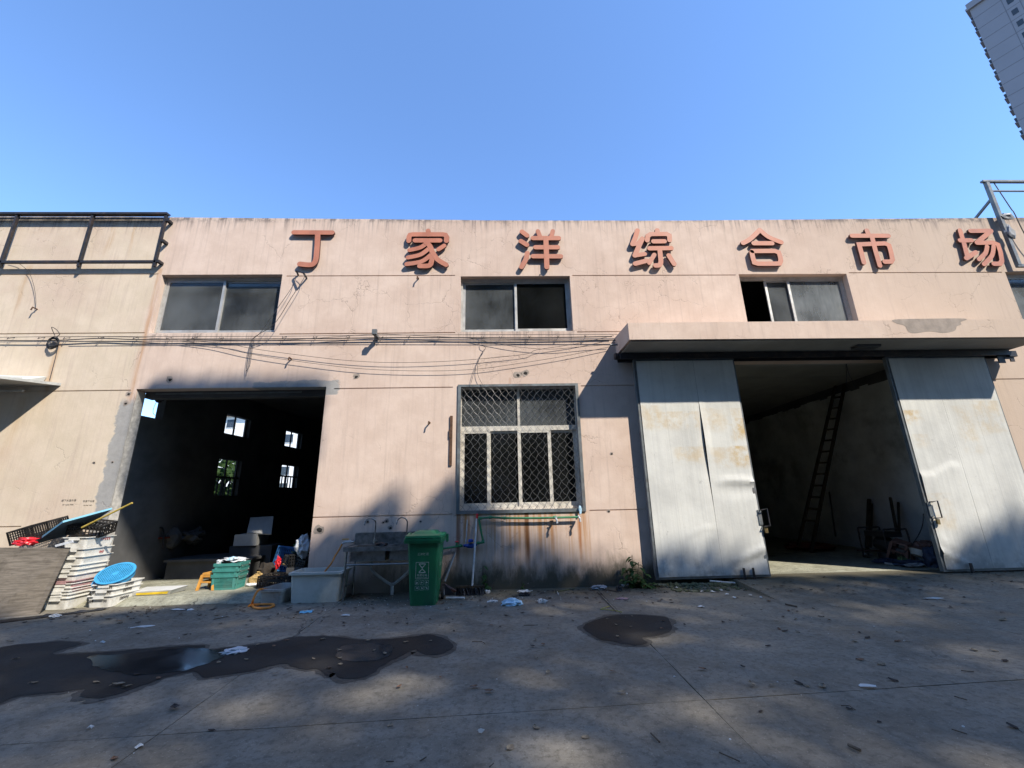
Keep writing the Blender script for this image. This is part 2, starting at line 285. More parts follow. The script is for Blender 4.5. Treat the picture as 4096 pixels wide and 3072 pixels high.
# ------------------------------------------------------------------ mesh building
class MB:
    def __init__(s): s.v = []; s.f = []
    def _add(s, vs, fs):
        o = len(s.v); s.v += [tuple(q) for q in vs]; s.f += [tuple(i+o for i in f) for f in fs]; return s
    def hexa(s, p):            # eight corners: bottom ring 0-3, top ring 4-7
        return s._add(p, [(3, 2, 1, 0), (4, 5, 6, 7), (0, 1, 5, 4), (1, 2, 6, 5), (2, 3, 7, 6), (3, 0, 4, 7)])
    def box(s, x0, x1, y0, y1, z0, z1):
        return s.hexa([(x0, y0, z0), (x1, y0, z0), (x1, y1, z0), (x0, y1, z0), (x0, y0, z1), (x1, y0, z1), (x1, y1, z1), (x0, y1, z1)])
    def taper(s, x0, x1, y0, y1, z0, z1, t):   # box whose foot is smaller by t all round
        return s.hexa([(x0+t, y0+t, z0), (x1-t, y0+t, z0), (x1-t, y1-t, z0), (x0+t, y1-t, z0), (x0, y0, z1), (x1, y0, z1), (x1, y1, z1), (x0, y1, z1)])
    def slab4(s, a, b, c, d, th):              # a quad given thickness along its own normal
        a, b, c, d = map(Vector, (a, b, c, d)); n = (b-a).cross(d-a).normalized()*th
        return s.hexa([a, b, c, d, a+n, b+n, c+n, d+n])
    def bar(s, a, b, w, h=None, up=(0, 0, 1)):
        a, b = Vector(a), Vector(b); h = h or w; d = (b-a).normalized(); u = Vector(up)
        if abs(d.dot(u)) > .98: u = Vector((0, 1, 0))
        x = d.cross(u).normalized()*w/2; y = x.cross(d).normalized()*h/2
        return s.hexa([a-x-y, a+x-y, a+x+y, a-x+y, b-x-y, b+x-y, b+x+y, b-x+y])
    def tube(s, pts, r, n=7, closed=False, cap=True):
        pts = [Vector(p) for p in pts]; m = len(pts); vs = []; ref = None
        rr = r if isinstance(r, (list, tuple)) else [r]*m
        for i, p in enumerate(pts):
            a = pts[(i-1) % m] if (closed or i) else p; b = pts[(i+1) % m] if (closed or i < m-1) else p
            d = (b-a).normalized() if (b-a).length > 1e-9 else Vector((0, 0, 1))
            if ref is None: ref = Vector((0, 0, 1)) if abs(d.z) < .9 else Vector((1, 0, 0))
            x = (ref - d*ref.dot(d))
            x = x.normalized() if x.length > 1e-6 else d.orthogonal().normalized(); ref = x; y = d.cross(x)
            vs += [p + x*(rr[i]*math.cos(2*math.pi*k/n)) + y*(rr[i]*math.sin(2*math.pi*k/n)) for k in range(n)]
        fs = []
        for i in range(m if closed else m-1):
            j = (i+1) % m
            fs += [(i*n+k, i*n+(k+1) % n, j*n+(k+1) % n, j*n+k) for k in range(n)]
        if not closed and cap: fs += [tuple(range(n))[::-1], tuple((m-1)*n+k for k in range(n))]
        return s._add(vs, fs)
    def lathe(s, prof, c=(0, 0, 0), n=24, mat=None):
        vs = []; m = len(prof); c = Vector(c)
        for r, z in prof:
            for k in range(n):
                q = Vector((r*math.cos(2*math.pi*k/n), r*math.sin(2*math.pi*k/n), z)); vs.append((mat @ q if mat else q)+c)
        return s._add(vs, [(i*n+k, i*n+(k+1) % n, (i+1)*n+(k+1) % n, (i+1)*n+k) for i in range(m-1) for k in range(n)])
    def poly(s, pts, off):                     # polygon extruded by the vector off
        pts = [Vector(p) for p in pts]; off = Vector(off); n = len(pts)
        return s._add(pts+[p+off for p in pts], [tuple(range(n))[::-1], tuple(range(n, 2*n))]+[(i, (i+1) % n, n+(i+1) % n, n+i) for i in range(n)])
    def blob(s, c, r, seed=0, amp=.25, sub=2, fr=2.0, squash=None):
        bm = bmesh.new(); bmesh.ops.create_icosphere(bm, subdivisions=sub, radius=1); c = Vector(c); vs = []
        for v in bm.verts:
            k = 1+amp*(mnoise.noise(v.co*fr+Vector((seed*3.7, seed*1.3, seed)))*1.4+.5*mnoise.noise(v.co*fr*2.7+Vector((seed, 0, 9))))
            q = Vector((v.co.x*r[0], v.co.y*r[1], v.co.z*r[2]))*k
            if squash is not None and q.z < squash: q.z = squash
            vs.append(q+c)
        fs = [tuple(v.index for v in f.verts) for f in bm.faces]; bm.free(); return s._add(vs, fs)
    def quad(s, a, b, c, d): return s._add([a, b, c, d], [(0, 1, 2, 3)])
    def build(s, name, mat, parent=None, smooth=False, bevel=0, origin=None, kind=None):
        me = bpy.data.meshes.new(name); o = Vector((0, 0, 0))
        if parent is not None:
            q = parent
            while q is not None: o += q.location; q = q.parent
        elif origin is not None: o = Vector(origin)
        me.from_pydata([(x-o.x, y-o.y, z-o.z) for x, y, z in s.v], [], s.f)
        if bevel:
            bm = bmesh.new(); bm.from_mesh(me)
            bmesh.ops.bevel(bm, geom=[e for e in bm.edges if len(e.link_faces) == 2 and e.calc_face_angle(0) > .5], offset=bevel, segments=2, affect='EDGES', profile=.7, clamp_overlap=True)
            bm.to_mesh(me); bm.free()
        if smooth:
            me.polygons.foreach_set('use_smooth', [True]*len(me.polygons)); me.set_sharp_from_angle(angle=R_(42))
        me.materials.append(MT[mat] if isinstance(mat, str) else mat); me.validate(); me.update()
        ob = bpy.data.objects.new(name, me); col.objects.link(ob)
        if parent is not None: ob.parent = parent
        elif origin is not None: ob.location = o
        if kind: ob['kind'] = kind
        return ob
def tag(o, label, cat, group=None):
    o['label'] = label; o['category'] = cat
    if group: o['group'] = group
    return o
def thing(name, label, cat, loc=(0, 0, 0), group=None):
    o = bpy.data.objects.new(name, None); col.objects.link(o); o.location = loc; o.empty_display_size = .2
    return tag(o, label, cat, group)
def struct(o): o['kind'] = 'structure'; return o
def copy_tree(o, parent=None):
    c = o.copy(); col.objects.link(c); c.parent = parent
    for k in ('label', 'category', 'group'):
        if parent is not None and k in c and k == 'category': del c[k]
    for ch in o.children: copy_tree(ch, c)
    return c
def textmesh(name, body, size, mat, parent, M, depth=0., bold=0.):
    cu = bpy.data.curves.new(name, 'FONT'); cu.body = body; cu.size = size; cu.align_x = 'CENTER'; cu.align_y = 'CENTER'; cu.extrude = depth; cu.offset = bold; cu.resolution_u = 3
    ob = bpy.data.objects.new(name, cu); col.objects.link(ob); bpy.context.view_layer.update()
    me = bpy.data.meshes.new_from_object(ob.evaluated_get(bpy.context.evaluated_depsgraph_get()))
    bpy.data.objects.remove(ob); bpy.data.curves.remove(cu)
    o = Vector((0, 0, 0)); q = parent
    while q is not None: o += q.location; q = q.parent
    me.transform(Matrix.Translation(-o) @ M); me.materials.clear(); me.materials.append(MT[mat])
    t = bpy.data.objects.new(name, me); col.objects.link(t); t.parent = parent; return t
def frame_m(origin, xdir, ydir):
    x = Vector(xdir).normalized(); z = x.cross(Vector(ydir)).normalized(); y = z.cross(x)
    m = Matrix((x, y, z)).transposed().to_4x4(); m.translation = Vector(origin); return m
def catmull(pts, k=6, closed=False):
    pts = [Vector(p) for p in pts]; n = len(pts); out = []
    for i in range(n if closed else n-1):
        g = lambda j: pts[j % n] if closed else pts[max(0, min(n-1, j))]
        a, b, c, d = g(i-1), g(i), g(i+1), g(i+2)
        for t in range(k):
            u = t/k; out.append(.5*((2*b)+(c-a)*u+(2*a-5*b+4*c-d)*u*u+(3*b-a-3*c+d)*u**3))
    if not closed: out.append(pts[-1])
    return out
rnd = random.Random(7)

# ================================================================== GROUND
def sheet(x0, x1, y0, y1, z): return MB().quad((x0, y0, z), (x1, y0, z), (x1, y1, z), (x0, y1, z))
ground = struct(sheet(-260, 260, -260, 330, -.035).build('ground', 'ground'))
def xj(k, y): return [-24, -15.6, -11.3, -6.98, -2.62, 1.70, 6.05, 10.4, 14.8, 24][k] + (-.045 if k != 5 else .025)*(y-5)*(1 if 2 < k < 8 else 0)
def yj(k, x): return ([-9.6, -5.0, -.55, 3.90][k] + .055*x) if k < 4 else 8.90
for i in range(9):
    for k in range(4):
        g = .0045; c4 = []
        for (a, b) in ((i, k), (i+1, k), (i+1, k+1), (i, k+1)):
            y = yj(b, xj(a, 5)); x = xj(a, y); y = yj(b, x); c4.append((x, y))
        (ax, ay), (bx, by), (cx, cy_), (dx, dy) = c4
        ring = []
        for (p, q) in (((ax+g, ay+g), (bx-g, by+g)), ((bx-g, by+g), (cx-g, cy_-g)), ((cx-g, cy_-g), (dx+g, dy-g)), ((dx+g, dy-g), (ax+g, ay+g))):
            for t in range(14):
                u = t/14; j = .004 if t else 0
                ring.append((p[0]+(q[0]-p[0])*u+rnd.uniform(-j, j), p[1]+(q[1]-p[1])*u+rnd.uniform(-j, j), -.03))
        MB().poly(ring, (0, 0, .03+rnd.uniform(-.002, .002))).build('slab', 'slab', ground)
# raised thresholds of the two gateways
def ramp(name, xs, ys, mat):
    m = MB(); prof = []
    for i, x in enumerate(xs):
        j = rnd.uniform(-.05, .05)
        prof.append([(x, y+(j if k else 0), z) for k, (y, z) in enumerate(ys)])
    for a, b in zip(prof[:-1], prof[1:]):
        for k in range(len(ys)-1): m.quad(a[k], a[k+1], b[k+1], b[k])
    for e in (prof[0], prof[-1]): m._add(e+[(e[-1][0], e[-1][1], -.02), (e[0][0], e[0][1], -.02)], [tuple(range(len(e)+2))])
    return struct(m.build(name, mat))
ramp('threshold', [-7.35+.2*i for i in range(17)], [(8.97, .10), (8.46, .098), (8.36, .07), (8.15, -.01)], 'apron')
ramp('threshold', [4.42+.35*i for i in range(27)], [(8.97, .10), (8.40, .098), (7.9, .06), (7.1, -.01)], 'slab')
struct(MB().box(-7.95, 2.68, 8.975, 10.25, .0, .1).build('threshold', 'apron'))  # light concrete as far as the sun reaches; lit strip put into the colour
struct(MB().box(-7.95, 2.68, 10.25, 26, .0, .097).build('hall_floor', 'floor'))  # shade beyond the lit strip put into the dark floor colour
struct(MB().box(2.92, 10.5, 8.975, 22, .0, .1).build('hall_floor', 'apron'))

# wet ground: outlines walked off the yard
def blobsheet(name, pts, z, mat, jit=.02, k=7, grow=0):
    q = catmull([G(*p) for p in pts], k, True)
    if grow:
        n = len(q); ar = sum(q[i].x*q[(i+1) % n].y-q[(i+1) % n].x*q[i].y for i in range(n)); sg = 1 if ar > 0 else -1; q0 = q
        q = []
        for i in range(n):
            d = q0[(i+2) % n]-q0[i-2]; d = d.normalized() if d.length > 1e-6 else Vector((1, 0, 0)); q.append(q0[i]+Vector((d.y, -d.x, 0))*sg*grow*(.55+.9*abs(mnoise.noise(q0[i]*2.3))+.5*mnoise.noise(q0[i]*11)))
    q = [(v.x+jit*mnoise.noise(v*9), v.y+1.2*jit*mnoise.noise(v*9+Vector((5, 5, 5)))) for v in q]
    o = MB(); n = len(q)
    o._add([(x, y, z) for x, y in q], [tuple(range(n))])
    ob = o.build(name, mat); 
    bm = bmesh.new(); bm.from_mesh(ob.data)
    bm.faces.ensure_lookup_table(); bm.normal_update()
    if bm.faces[0].normal.z < 0: bmesh.ops.reverse_faces(bm, faces=bm.faces[:])
    bmesh.ops.triangulate(bm, faces=bm.faces[:]); bm.to_mesh(ob.data); bm.free()
    if name == 'wet_patch' and not grow: blobsheet('damp_edge', pts, z-.004, 'damp', jit, k, .075)
    return struct(ob)
blobsheet('wet_patch', [ga(-60, 490), ga(280, 430), ga(520, 432), ga(420, 470), ga(330, 505), ga(560, 497), ga(700, 490), ga(1000, 462), ga(1290, 447), ga(1310, 475), ga(1700, 432), ga(1850, 400), ga(2060, 390), gb(60, 392), gb(230, 412), gb(480, 402), gb(640, 380), gb(720, 392), gb(812, 452), gb(720, 508), gb(600, 495), gb(570, 475), gb(470, 520), gb(340, 590), gb(270, 645), gb(120, 660), gb(40, 620), ga(2080, 640), ga(2000, 600), ga(1900, 600), ga(1790, 565), ga(1640, 600), ga(1400, 642), ga(1290, 648), ga(1220, 615), ga(1050, 650), ga(900, 705), ga(700, 770), ga(600, 782), ga(510, 765), ga(520, 730), ga(350, 745), ga(120, 770), ga(-60, 800)], .008, 'wet', .03, 6)
blobsheet('wet_patch', [gb(1635, 325), gb(1720, 285), gb(1850, 255), gb(2050, 258), gb(2160, 275), gb(2190, 320), gb(2180, 360), gb(2110, 385), gb(2010, 400), gb(2040, 432), gb(1960, 448), gb(1850, 432), gb(1740, 408), gb(1660, 365)], .008, 'wet', .02)
blobsheet('puddle', [ga(560, 520), ga(800, 505), ga(1050, 475), ga(1300, 470), ga(1420, 500), ga(1330, 560), ga(1150, 610), ga(900, 640), ga(640, 600)], .012, 'puddle', .05)
blobsheet('puddle', [gb(130, 450), gb(300, 440), gb(420, 455), gb(400, 520), gb(260, 552), gb(110, 545), gb(70, 500)], .012, 'puddle', .03)

# ================================================================== MARKET BUILDING
bld = thing('market_building', 'long two storey market hall of faded pink plaster with sliding gates and canopy', 'building', (0, DW, 0))
OPEN = dict(w1=(-7.635, -4.935, 5.315, 6.745), w2=(-.85, 1.70, 5.287, 6.675), w3=(5.74, 8.37, 5.3, 6.705), w4=(12.34, 15.0, 5.3, 6.74),
            lw=(-.862, 1.712, 1.418, 4.04), ld=(-7.62, -3.675, 0, 4.05), rd=(4.3, 9.4, 0, 4.52), rw=(11.42, 13.4, .75, 2.13))
GRV = [(-13.5, -7.72, 6.765), (-4.84, -.98, 6.70), (1.76, 5.665, 6.683), (8.44, 12.26, 6.73), (-13.5, -7.72, 5.325), (-4.82, -.955, 5.268), (1.785, 3.6, 5.26),
       (-13.5, -7.73, 4.025), (-3.51, -.985, 4.004), (1.79, 4.2, 3.997), (10.95, 15.9, 4.035), (-13.5, -9.19, 1.34), (-3.675, -.965, 1.387), (1.793, 4.2, 1.403), (8.9, 11.3, 1.4)]
def coping(x):
    return 8.19 + .10*min(1, max(0, (abs(x-2.4)-2.0)/9.5)) + .006*mnoise.noise(Vector((x*1.3, 0, 0)))
def build_wall():
    m = MB(); hs = list(OPEN.values()); gs = [(a, b, z-.012, z+.012) for a, b, z in GRV]
    xs = sorted(set([-13.5, 16.0] + [q for h in hs+gs for q in h[:2]] + [-13.5+.6*i for i in range(50)]))
    xs = [x for i, x in enumerate(xs) if i == 0 or x-xs[i-1] > 1e-4]
    zs = sorted(set([0., 7.6] + [q for h in hs+gs for q in h[2:]])); ztop = 7.6
    inside = lambda x, z, L: next((h for h in L if h[0] < x < h[1] and h[2] < z < h[3]), None)
    yb = DW+.24; gd = .016
    for i in range(len(xs)-1):
        a, b = xs[i], xs[i+1]; xm = (a+b)/2
        for k in range(len(zs)-1):
            c, d = zs[k], zs[k+1]; zm = (c+d)/2
            if d-c < 1e-5: continue
            if inside(xm, zm, hs): continue
            y = DW + (gd if inside(xm, zm, gs) else 0)
            m.quad((a, y, c), (b, y, c), (b, y, d), (a, y, d)); m.quad((b, yb, c), (a, yb, c), (a, yb, d), (b, yb, d))
        ca, cb = coping(a), coping(b)
        m.quad((a, DW, ztop), (b, DW, ztop), (b, DW, cb), (a, DW, ca)); m.quad((b, yb, ztop), (a, yb, ztop), (a, yb, ca), (b, yb, cb)); m.quad((a, DW, ca), (b, DW, cb), (b, yb, cb), (a, yb, ca))
    for h in hs:
        a, b, c, d = h
        m.quad((a, DW, c), (a, DW, d), (a, yb, d), (a, yb, c)); m.quad((b, DW, d), (b, DW, c), (b, yb, c), (b, yb, d))
        m.quad((a, DW, d), (b, DW, d), (b, yb, d), (a, yb, d)); m.quad((b, DW, c), (a, DW, c), (a, yb, c), (b, yb, c))
    for a, b, c, d in gs:
        y = DW+gd
        m.quad((a, DW, d), (b, DW, d), (b, y, d), (a, y, d)); m.quad((b, DW, c), (a, DW, c), (a, y, c), (b, y, c))
        m.quad((a, DW, c), (a, DW, d), (a, y, d), (a, y, c)); m.quad((b, DW, d), (b, DW, c), (b, y, c), (b, y, d))
    for x in (-13.5, 16.): m.quad((x, DW, 0), (x, yb, 0), (x, yb, 8.2), (x, DW, 8.2))
    return m.build('wall', 'paint', bld)
build_wall()
# painted concrete reveal of the left gate, broken along its edge
rv = MB(); pv = None
for i in range(26):
    z = 4.0*i/25; j = .02*mnoise.noise(Vector((0, 0, z*5)))
    q = ((-7.612+.003, 8.735+j+.01, z), (-7.607, 8.958, z))
    if pv: rv.quad(pv[0], pv[1], q[1], q[0])
    pv = q
rv.build('door_jamb', 'rubble', bld)

# canopy over the right gate
cn = MB().hexa([(2.62, 7.72, 4.67), (11.45, 7.72, 4.65), (11.45, DW-.003, 4.70), (2.62, DW-.003, 4.69), (2.62, 7.72, 5.03), (11.45, 7.72, 5.05), (11.45, DW-.003, 5.12), (2.62, DW-.003, 5.10)])
cano = cn.build('canopy', 'paint', bld)
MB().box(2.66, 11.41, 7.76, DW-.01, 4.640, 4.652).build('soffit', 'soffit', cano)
patch = MB(); ring = [W(*r4(*q), Y=7.72) for q in ((1165, 965), (1180, 995), (1250, 1015), (1275, 1060), (1330, 1075), (1450, 1060), (1560, 1072), (1650, 1055), (1670, 1020), (1705, 1005), (1700, 985), (1738, 958), (1450, 958))]
ring = [(p.x+.01*mnoise.noise(p*7), 7.7175, p.z) for p in catmull(ring, 5, True)]
patch._add(ring, [tuple(range(len(ring)))]); patch.build('bare_patch', 'soft', cano)
MB().tube([W(*r3(945, 1163), Y=8.35), W(*r3(885, 1166), Y=8.35)], .022, 8).build('drain_spout', 'guard', cano)
lm = MB(); a, b, c, d = [GX(*r4(*q), X=8.2) for q in ((0, 0),)*4]
lm.box(7.55, 8.05, 8.02, 8.22, 4.585, 4.642); lm.build('soffit_lamp', 'lampb', cano, bevel=.01)
tk = MB().box(2.62, 11.3, 8.40, 8.45, 4.50, 4.625).box(2.62, 11.3, 8.45, 8.62, 4.595, 4.625).box(2.62, 11.3, 8.62, 8.66, 4.50, 4.625)
tk.tube([(2.53, 8.53, 4.6), (2.66, 8.53, 4.6)], .075, 12); tk.box(11.3, 11.48, 8.42, 8.62, 4.47, 4.6)
tk.build('door_track', 'black', bld)
# wavy old flashing that hangs below the track end
tf = MB()
for x0, x1, z in ((11.18, 11.33, 4.42), (11.33, 11.42, 4.36), (11.05, 11.2, 4.33)): tf.box(x0, x1, 8.45, 8.47, z, 4.52)
tf.build('torn_flashing', 'black', bld)

# sliding door leaves
def leaf(x0, x1, z0, z1, seam, dents, hx, curl):
    fr = MB(); y0, y1 = 8.535, 8.615; w = .075
    fr.box(x0, x0+w, y0, y1, z0, z1); fr.box(x1-w, x1, y0, y1, z0, z1); fr.box(x0+w, x1-w, y0+.004, y1, z0, z0+.06); fr.box(x0+w, x1-w, y0, y1, z1-.06, z1); fr.box(x0+w, x1-w, y1-.02, y1-.002, z0+.06, z1-.06)
    d = fr.build('sliding_door', 'dgrey', bld)
    for a, b, off in ((x0+.05, seam, 0), (seam+.004, x1-.035, 1)):
        m = MB(); nx, nz = 26, 70; vs = []
        for i in range(nx+1):
            for k in range(nz+1):
                x = a+(b-a)*i/nx; z = z0+.045+(z1-z0-.09)*k/nz
                y = y0-.012 + .004*mnoise.noise(Vector((x*1.5, off*7, z*.8))) + dents(x, z)
                if curl and off == 0: y += 0
                if curl and off == 1: 
                    e = max(0, 1-(x-a)/.16); y -= .035*e*math.exp(-((z-2.75)/.62)**2)
                if curl and off == 0:
                    e = max(0, 1-(b-x)/.12); y += .02*e*math.exp(-((z-2.4)/.8)**2)
                vs.append((x, y, z))
        m._add(vs, [(i*(nz+1)+k, (i+1)*(nz+1)+k, (i+1)*(nz+1)+k+1, i*(nz+1)+k+1) for i in range(nx) for k in range(nz)])
        m.build('door_sheet', 'sheet', d, smooth=True)
    return d
g_ = lambda x, s: math.exp(-(x/s)**2)
def dent1(x, z):
    y = -.034*g_(z-(1.88+.05*math.sin(x*3)), .05)*max(0, min(1, (x-4.3)*3)) + .018*g_(z-1.72, .1)*max(0, min(1, (x-4.2)*2))
    y += -.028*g_(z-(.42+.38*max(0, (x-4.55))), .06)*max(0, min(1, (x-4.4)*3)) + .02*g_(z-(.3+.3*max(0, x-4.5)), .09)*max(0, min(1, (x-4.4)*3))
    y += .012*mnoise.noise(Vector((x*3, 3, z*2.2)))*max(0, min(1, 1.6-z)) - .012*g_(z-.95-.08*math.sin(x*5), .03)*g_(x-3.9, .35)
    y += -.012*g_(z-.28-.03*math.sin(x*8), .035)*max(0, min(1, (4.2-x)*3))
    return y
def dent2(x, z):
    e = z-(1.98+.27*(x-8.72)+.03*math.sin(x*9)); y = 0
    if 8.62 < x < 9.56: y += -.024*(1/(1+math.exp(min(40, e*90))))*math.exp(min(0, e)/.5)*max(0, min(1, (9.56-x)*6))
    y += .03*mnoise.noise(Vector((x*6, 1, z*4)))*max(0, min(1, (9.1-x)*2.5))*max(0, min(1, 1.5-z))
    y += -.03*g_(z-(.45-.5*(x-8.7)), .05)*max(0, min(1, (9.3-x)*3)) + .012*mnoise.noise(Vector((x*2, 8, z*1.6)))*max(0, min(1, 1.8-z))
    return y
d1 = leaf(2.935, 5.155, .125, 4.53, 4.235, dent1, 5.15, True)
d2 = leaf(8.575, 10.86, .125, 4.53, 9.57, dent2, 8.6, False)
def handle(d, x, z, side):
    m = MB(); m.box(x-.035, x+.035, 8.505, 8.522, z-.15, z+.13); m.build('lock_plate', 'dgrey', d)
    k = MB(); k.tube([(x+side*.02, 8.51, z+.13), (x+side*.02, 8.45, z+.13), (x+side*.13, 8.45, z+.15), (x+side*.13, 8.45, z-.17), (x+side*.02, 8.45, z-.18), (x+side*.02, 8.51, z-.18)], .012, 6); k.build('handle', 'black', d)
    if side < 0: MB().tube([(x-.03, 8.63, z+.13), (x-.12, 8.68, z+.15), (x-.12, 8.68, z-.18), (x-.03, 8.63, z-.2)], .012, 6).build('handle', 'black', d)
    else: MB().box(x+.03, x+.09, 8.47, 8.50, z-.3, z-.2).build('padlock', 'brass', d)
handle(d1, 5.125, 1.22, 1); handle(d2, 8.62, 1.30, 1)
for x in (4.62, 4.80): MB().box(x-.015, x+.015, 8.47, 8.5, .06, .30).build('floor_guide', 'black', d1)
MB().box(9.07, 9.11, 8.47, 8.5, .06, .28).build('floor_guide', 'black', d2)

# windows
def window(name_op, sashes, gmat, rail=.055, mat='alu', y=8.85):
    a, b, c, d = OPEN[name_op]; f = MB(); e = .045
    f.box(a+.002, a+e, y, y+.08, c+.002, d-.002); f.box(b-e, b-.002, y, y+.08, c+.002, d-.002); f.box(a+e, b-e, y, y+.08, c+.002, c+e+.02); f.box(a+e, b-e, y, y+.08, d-e-.03, d-.002)
    w = f.build('window', mat, bld)
    for (x0, x1, dy, g) in sashes:
        z0, z1 = c+e+.022, d-e-.032; s = MB(); r = rail; yy = y+.012+dy
        s.box(x0, x0+r, yy, yy+.028, z0, z1); s.box(x1-r, x1, yy, yy+.028, z0, z1); s.box(x0+r, x1-r, yy, yy+.028, z0, z0+r); s.box(x0+r, x1-r, yy, yy+.028, z1-r*.8, z1)
        s.build('sash', mat, w)
        MB().box(x0+r*.8, x1-r*.8, yy+.012, yy+.016, z0+r*.8, z1-r*.6).build('pane', g, w)
    return w
window('w1', [(-7.588, -6.27, .0, 'gwhite'), (-6.32, -4.985, .034, 'gwhite')], 'gwhite')
window('w2', [(-.803, .44, .034, 'gwhite'), (.40, 1.652, .0, 'gdark')], 'gwhite')
window('w3', [(6.44, 7.06, .034, 'gwhite'), (6.98, 8.322, .0, 'ghaze')], 'ghaze')
window('w4', [(12.4, 13.7, .0, 'ghaze'), (13.65, 14.95, .034, 'ghaze')], 'ghaze')
# lower window: cream frame with two lights over four
a, b, c, d = OPEN['lw']; y = 8.86; f = MB(); e = .06; zt = W(*r6(1900, 432), Y=8.86).z
f.box(a+.003, a+e, y, y+.07, c+.003, d-.003); f.box(b-e, b-.003, y, y+.07, c+.003, d-.003); f.box(a+e, b-e, y, y+.07, c+.003, c+.09); f.box(a+e, b-e, y, y+.07, d-.06, d-.003); f.box(a+e, b-e, y-.005, y+.065, zt-.05, zt+.05)
f.box(.40, .455, y, y+.06, zt+.05, d-.06)
lw = f.build('window', 'cream', bld)
MB().box(a+e, .40, y+.03, y+.034, zt+.05, d-.06).build('pane', 'gwhite', lw); MB().box(.455, b-e, y+.03, y+.034, zt+.05, d-.06).build('pane', 'gwhite', lw)
for x0, x1, dy in ((a+e, -.19, .0), (-.25, .47, .034), (.39, 1.10, .0), (1.03, b-e, .034)):
    s = MB(); r = .07; z0, z1 = c+.09, zt-.05; yy = y-.002+dy
    s.box(x0, x0+r, yy, yy+.028, z0, z1); s.box(x1-r, x1, yy, yy+.028, z0, z1); s.box(x0+r, x1-r, yy, yy+.028, z0, z0+.08); s.box(x0+r, x1-r, yy, yy+.028, z1-.05, z1)
    s.build('sash', 'cream', lw); MB().box(x0+.05, x1-.05, yy+.012, yy+.016, z0+.06, z1-.04).build('pane', 'gdark', lw)
# crimped wire guard in front of it
gf = MB(); y = 8.69; e = .055
gf.box(a-.01, a+e, y, y+.03, c-.03, d+.012); gf.box(b-e, b+.01, y, y+.03, c-.03, d+.012); gf.box(a+e, b-e, y, y+.03, c-.03, c+.035); gf.box(a+e, b-e, y, y+.03, d-.04, d+.012)
wg = gf.build('window_guard', 'dgrey', bld)
wm = MB(); x0, x1, z0, z1 = a+e, b-e, c+.035, d-.04; sx, sz = .150, .186
def wires(sgn):
    n = 40
    for i in range(-n, n):
        pts = []
        u0 = x0 + i*sx
        t = 0
        k = 0
        while True:
            z = z0 + k*sz/8; x = u0 + sgn*(z-z0)*sx/sz + (0 if sgn > 0 else (z1-z0)*sx/sz)
            if z > z1: break
            wob = .010*math.sin(2*math.pi*k/8 + (0 if sgn > 0 else math.pi))
            if x0 <= x <= x1: pts.append((x+wob*sgn*.8, y+.012+.006*math.cos(2*math.pi*k/8)*sgn, z-wob*.6))
            k += 1
        if len(pts) > 2: wm.tube(pts, .0032, 4)
wires(1); wires(-1)
wm.build('wire_mesh', 'guard', wg, kind='stuff')

# dark halls behind the facade
def sidewall(x0, k, y0, y1, z1, holes, th, mat, name):
    m = MB(); ys = sorted(set([y0, y1]+[q for h in holes for q in h[:2]])); zs = sorted(set([0, z1]+[q for h in holes for q in h[2:]]))
    X = lambda y: x0+k*(y-8.96)
    for i in range(len(ys)-1):
        for j in range(len(zs)-1):
            ym, zm = (ys[i]+ys[i+1])/2, (zs[j]+zs[j+1])/2
            if any(h[0] < ym < h[1] and h[2] < zm < h[3] for h in holes): continue
            p, q, a, b = ys[i], ys[i+1], zs[j], zs[j+1]
            m.hexa([(X(p)-th, p, a), (X(p), p, a), (X(q), q, a), (X(q)-th, q, a), (X(p)-th, p, b), (X(p), p, b), (X(q), q, b), (X(q)-th, q, b)])
    return m.build(name, mat, bld)
SH = [(8.99, 9.80, 3.60, 4.15), (11.75, 12.74, 3.60, 4.15), (14.55, 15.55, 3.60, 4.15), (11.73, 12.62, 1.92, 2.90), (14.55, 15.55, 2.22, 2.97)]
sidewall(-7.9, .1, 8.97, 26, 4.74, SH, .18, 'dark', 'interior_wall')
for i, (p, q, z0_, z1_) in enumerate(SH):
    if i == 0: continue
    m = MB(); X = lambda y: -7.9+.1*(y-8.96)-.1; w = .04; yc = (p+q)/2
    wn_ = None
    for yy in (p, yc-w/2, q-w):
        m = MB(); m.hexa([(X(yy)-.03, yy, z0_), (X(yy), yy, z0_), (X(yy+w), yy+w, z0_), (X(yy+w)-.03, yy+w, z0_), (X(yy)-.03, yy, z1_), (X(yy), yy, z1_), (X(yy+w), yy+w, z1_), (X(yy+w)-.03, yy+w, z1_)])
        wn_ = m.build('bar' if wn_ else 'window', 'black', wn_ or bld) if True else None
        wn0 = wn_ if wn_.name.startswith('window') else wn0; wn_ = wn0
    if i > 2:
        zr = z0_+.5*(z1_-z0_)
        MB().bar((X(p)+.05, p, zr), (X(q)+.05, q, zr), .04, .05).build('bar', 'black', wn0)
        for u in range(1, 6): yy = p+(q-p)*u/6; MB().bar((X(yy)+.05, yy, z0_-.05), (X(yy)+.05, yy, zr), .03).build('bar', 'black', wn0)
MB().box(2.68, 2.92, 8.97, 26, 0, 4.74).build('interior_wall', 'dark', bld)
MB().box(-8.2, 2.68, 26, 26.2, 0, 4.74).build('interior_wall', 'dark', bld)
rwx = 10.5
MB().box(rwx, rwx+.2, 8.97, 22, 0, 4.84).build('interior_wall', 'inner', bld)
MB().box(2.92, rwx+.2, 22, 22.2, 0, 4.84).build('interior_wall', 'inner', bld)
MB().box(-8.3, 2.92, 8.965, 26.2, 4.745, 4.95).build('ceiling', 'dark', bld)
cl = MB()
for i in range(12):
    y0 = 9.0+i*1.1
    cl.box(2.93, rwx, y0, y0+1.09, 4.85+.004*(i % 2), 4.93)
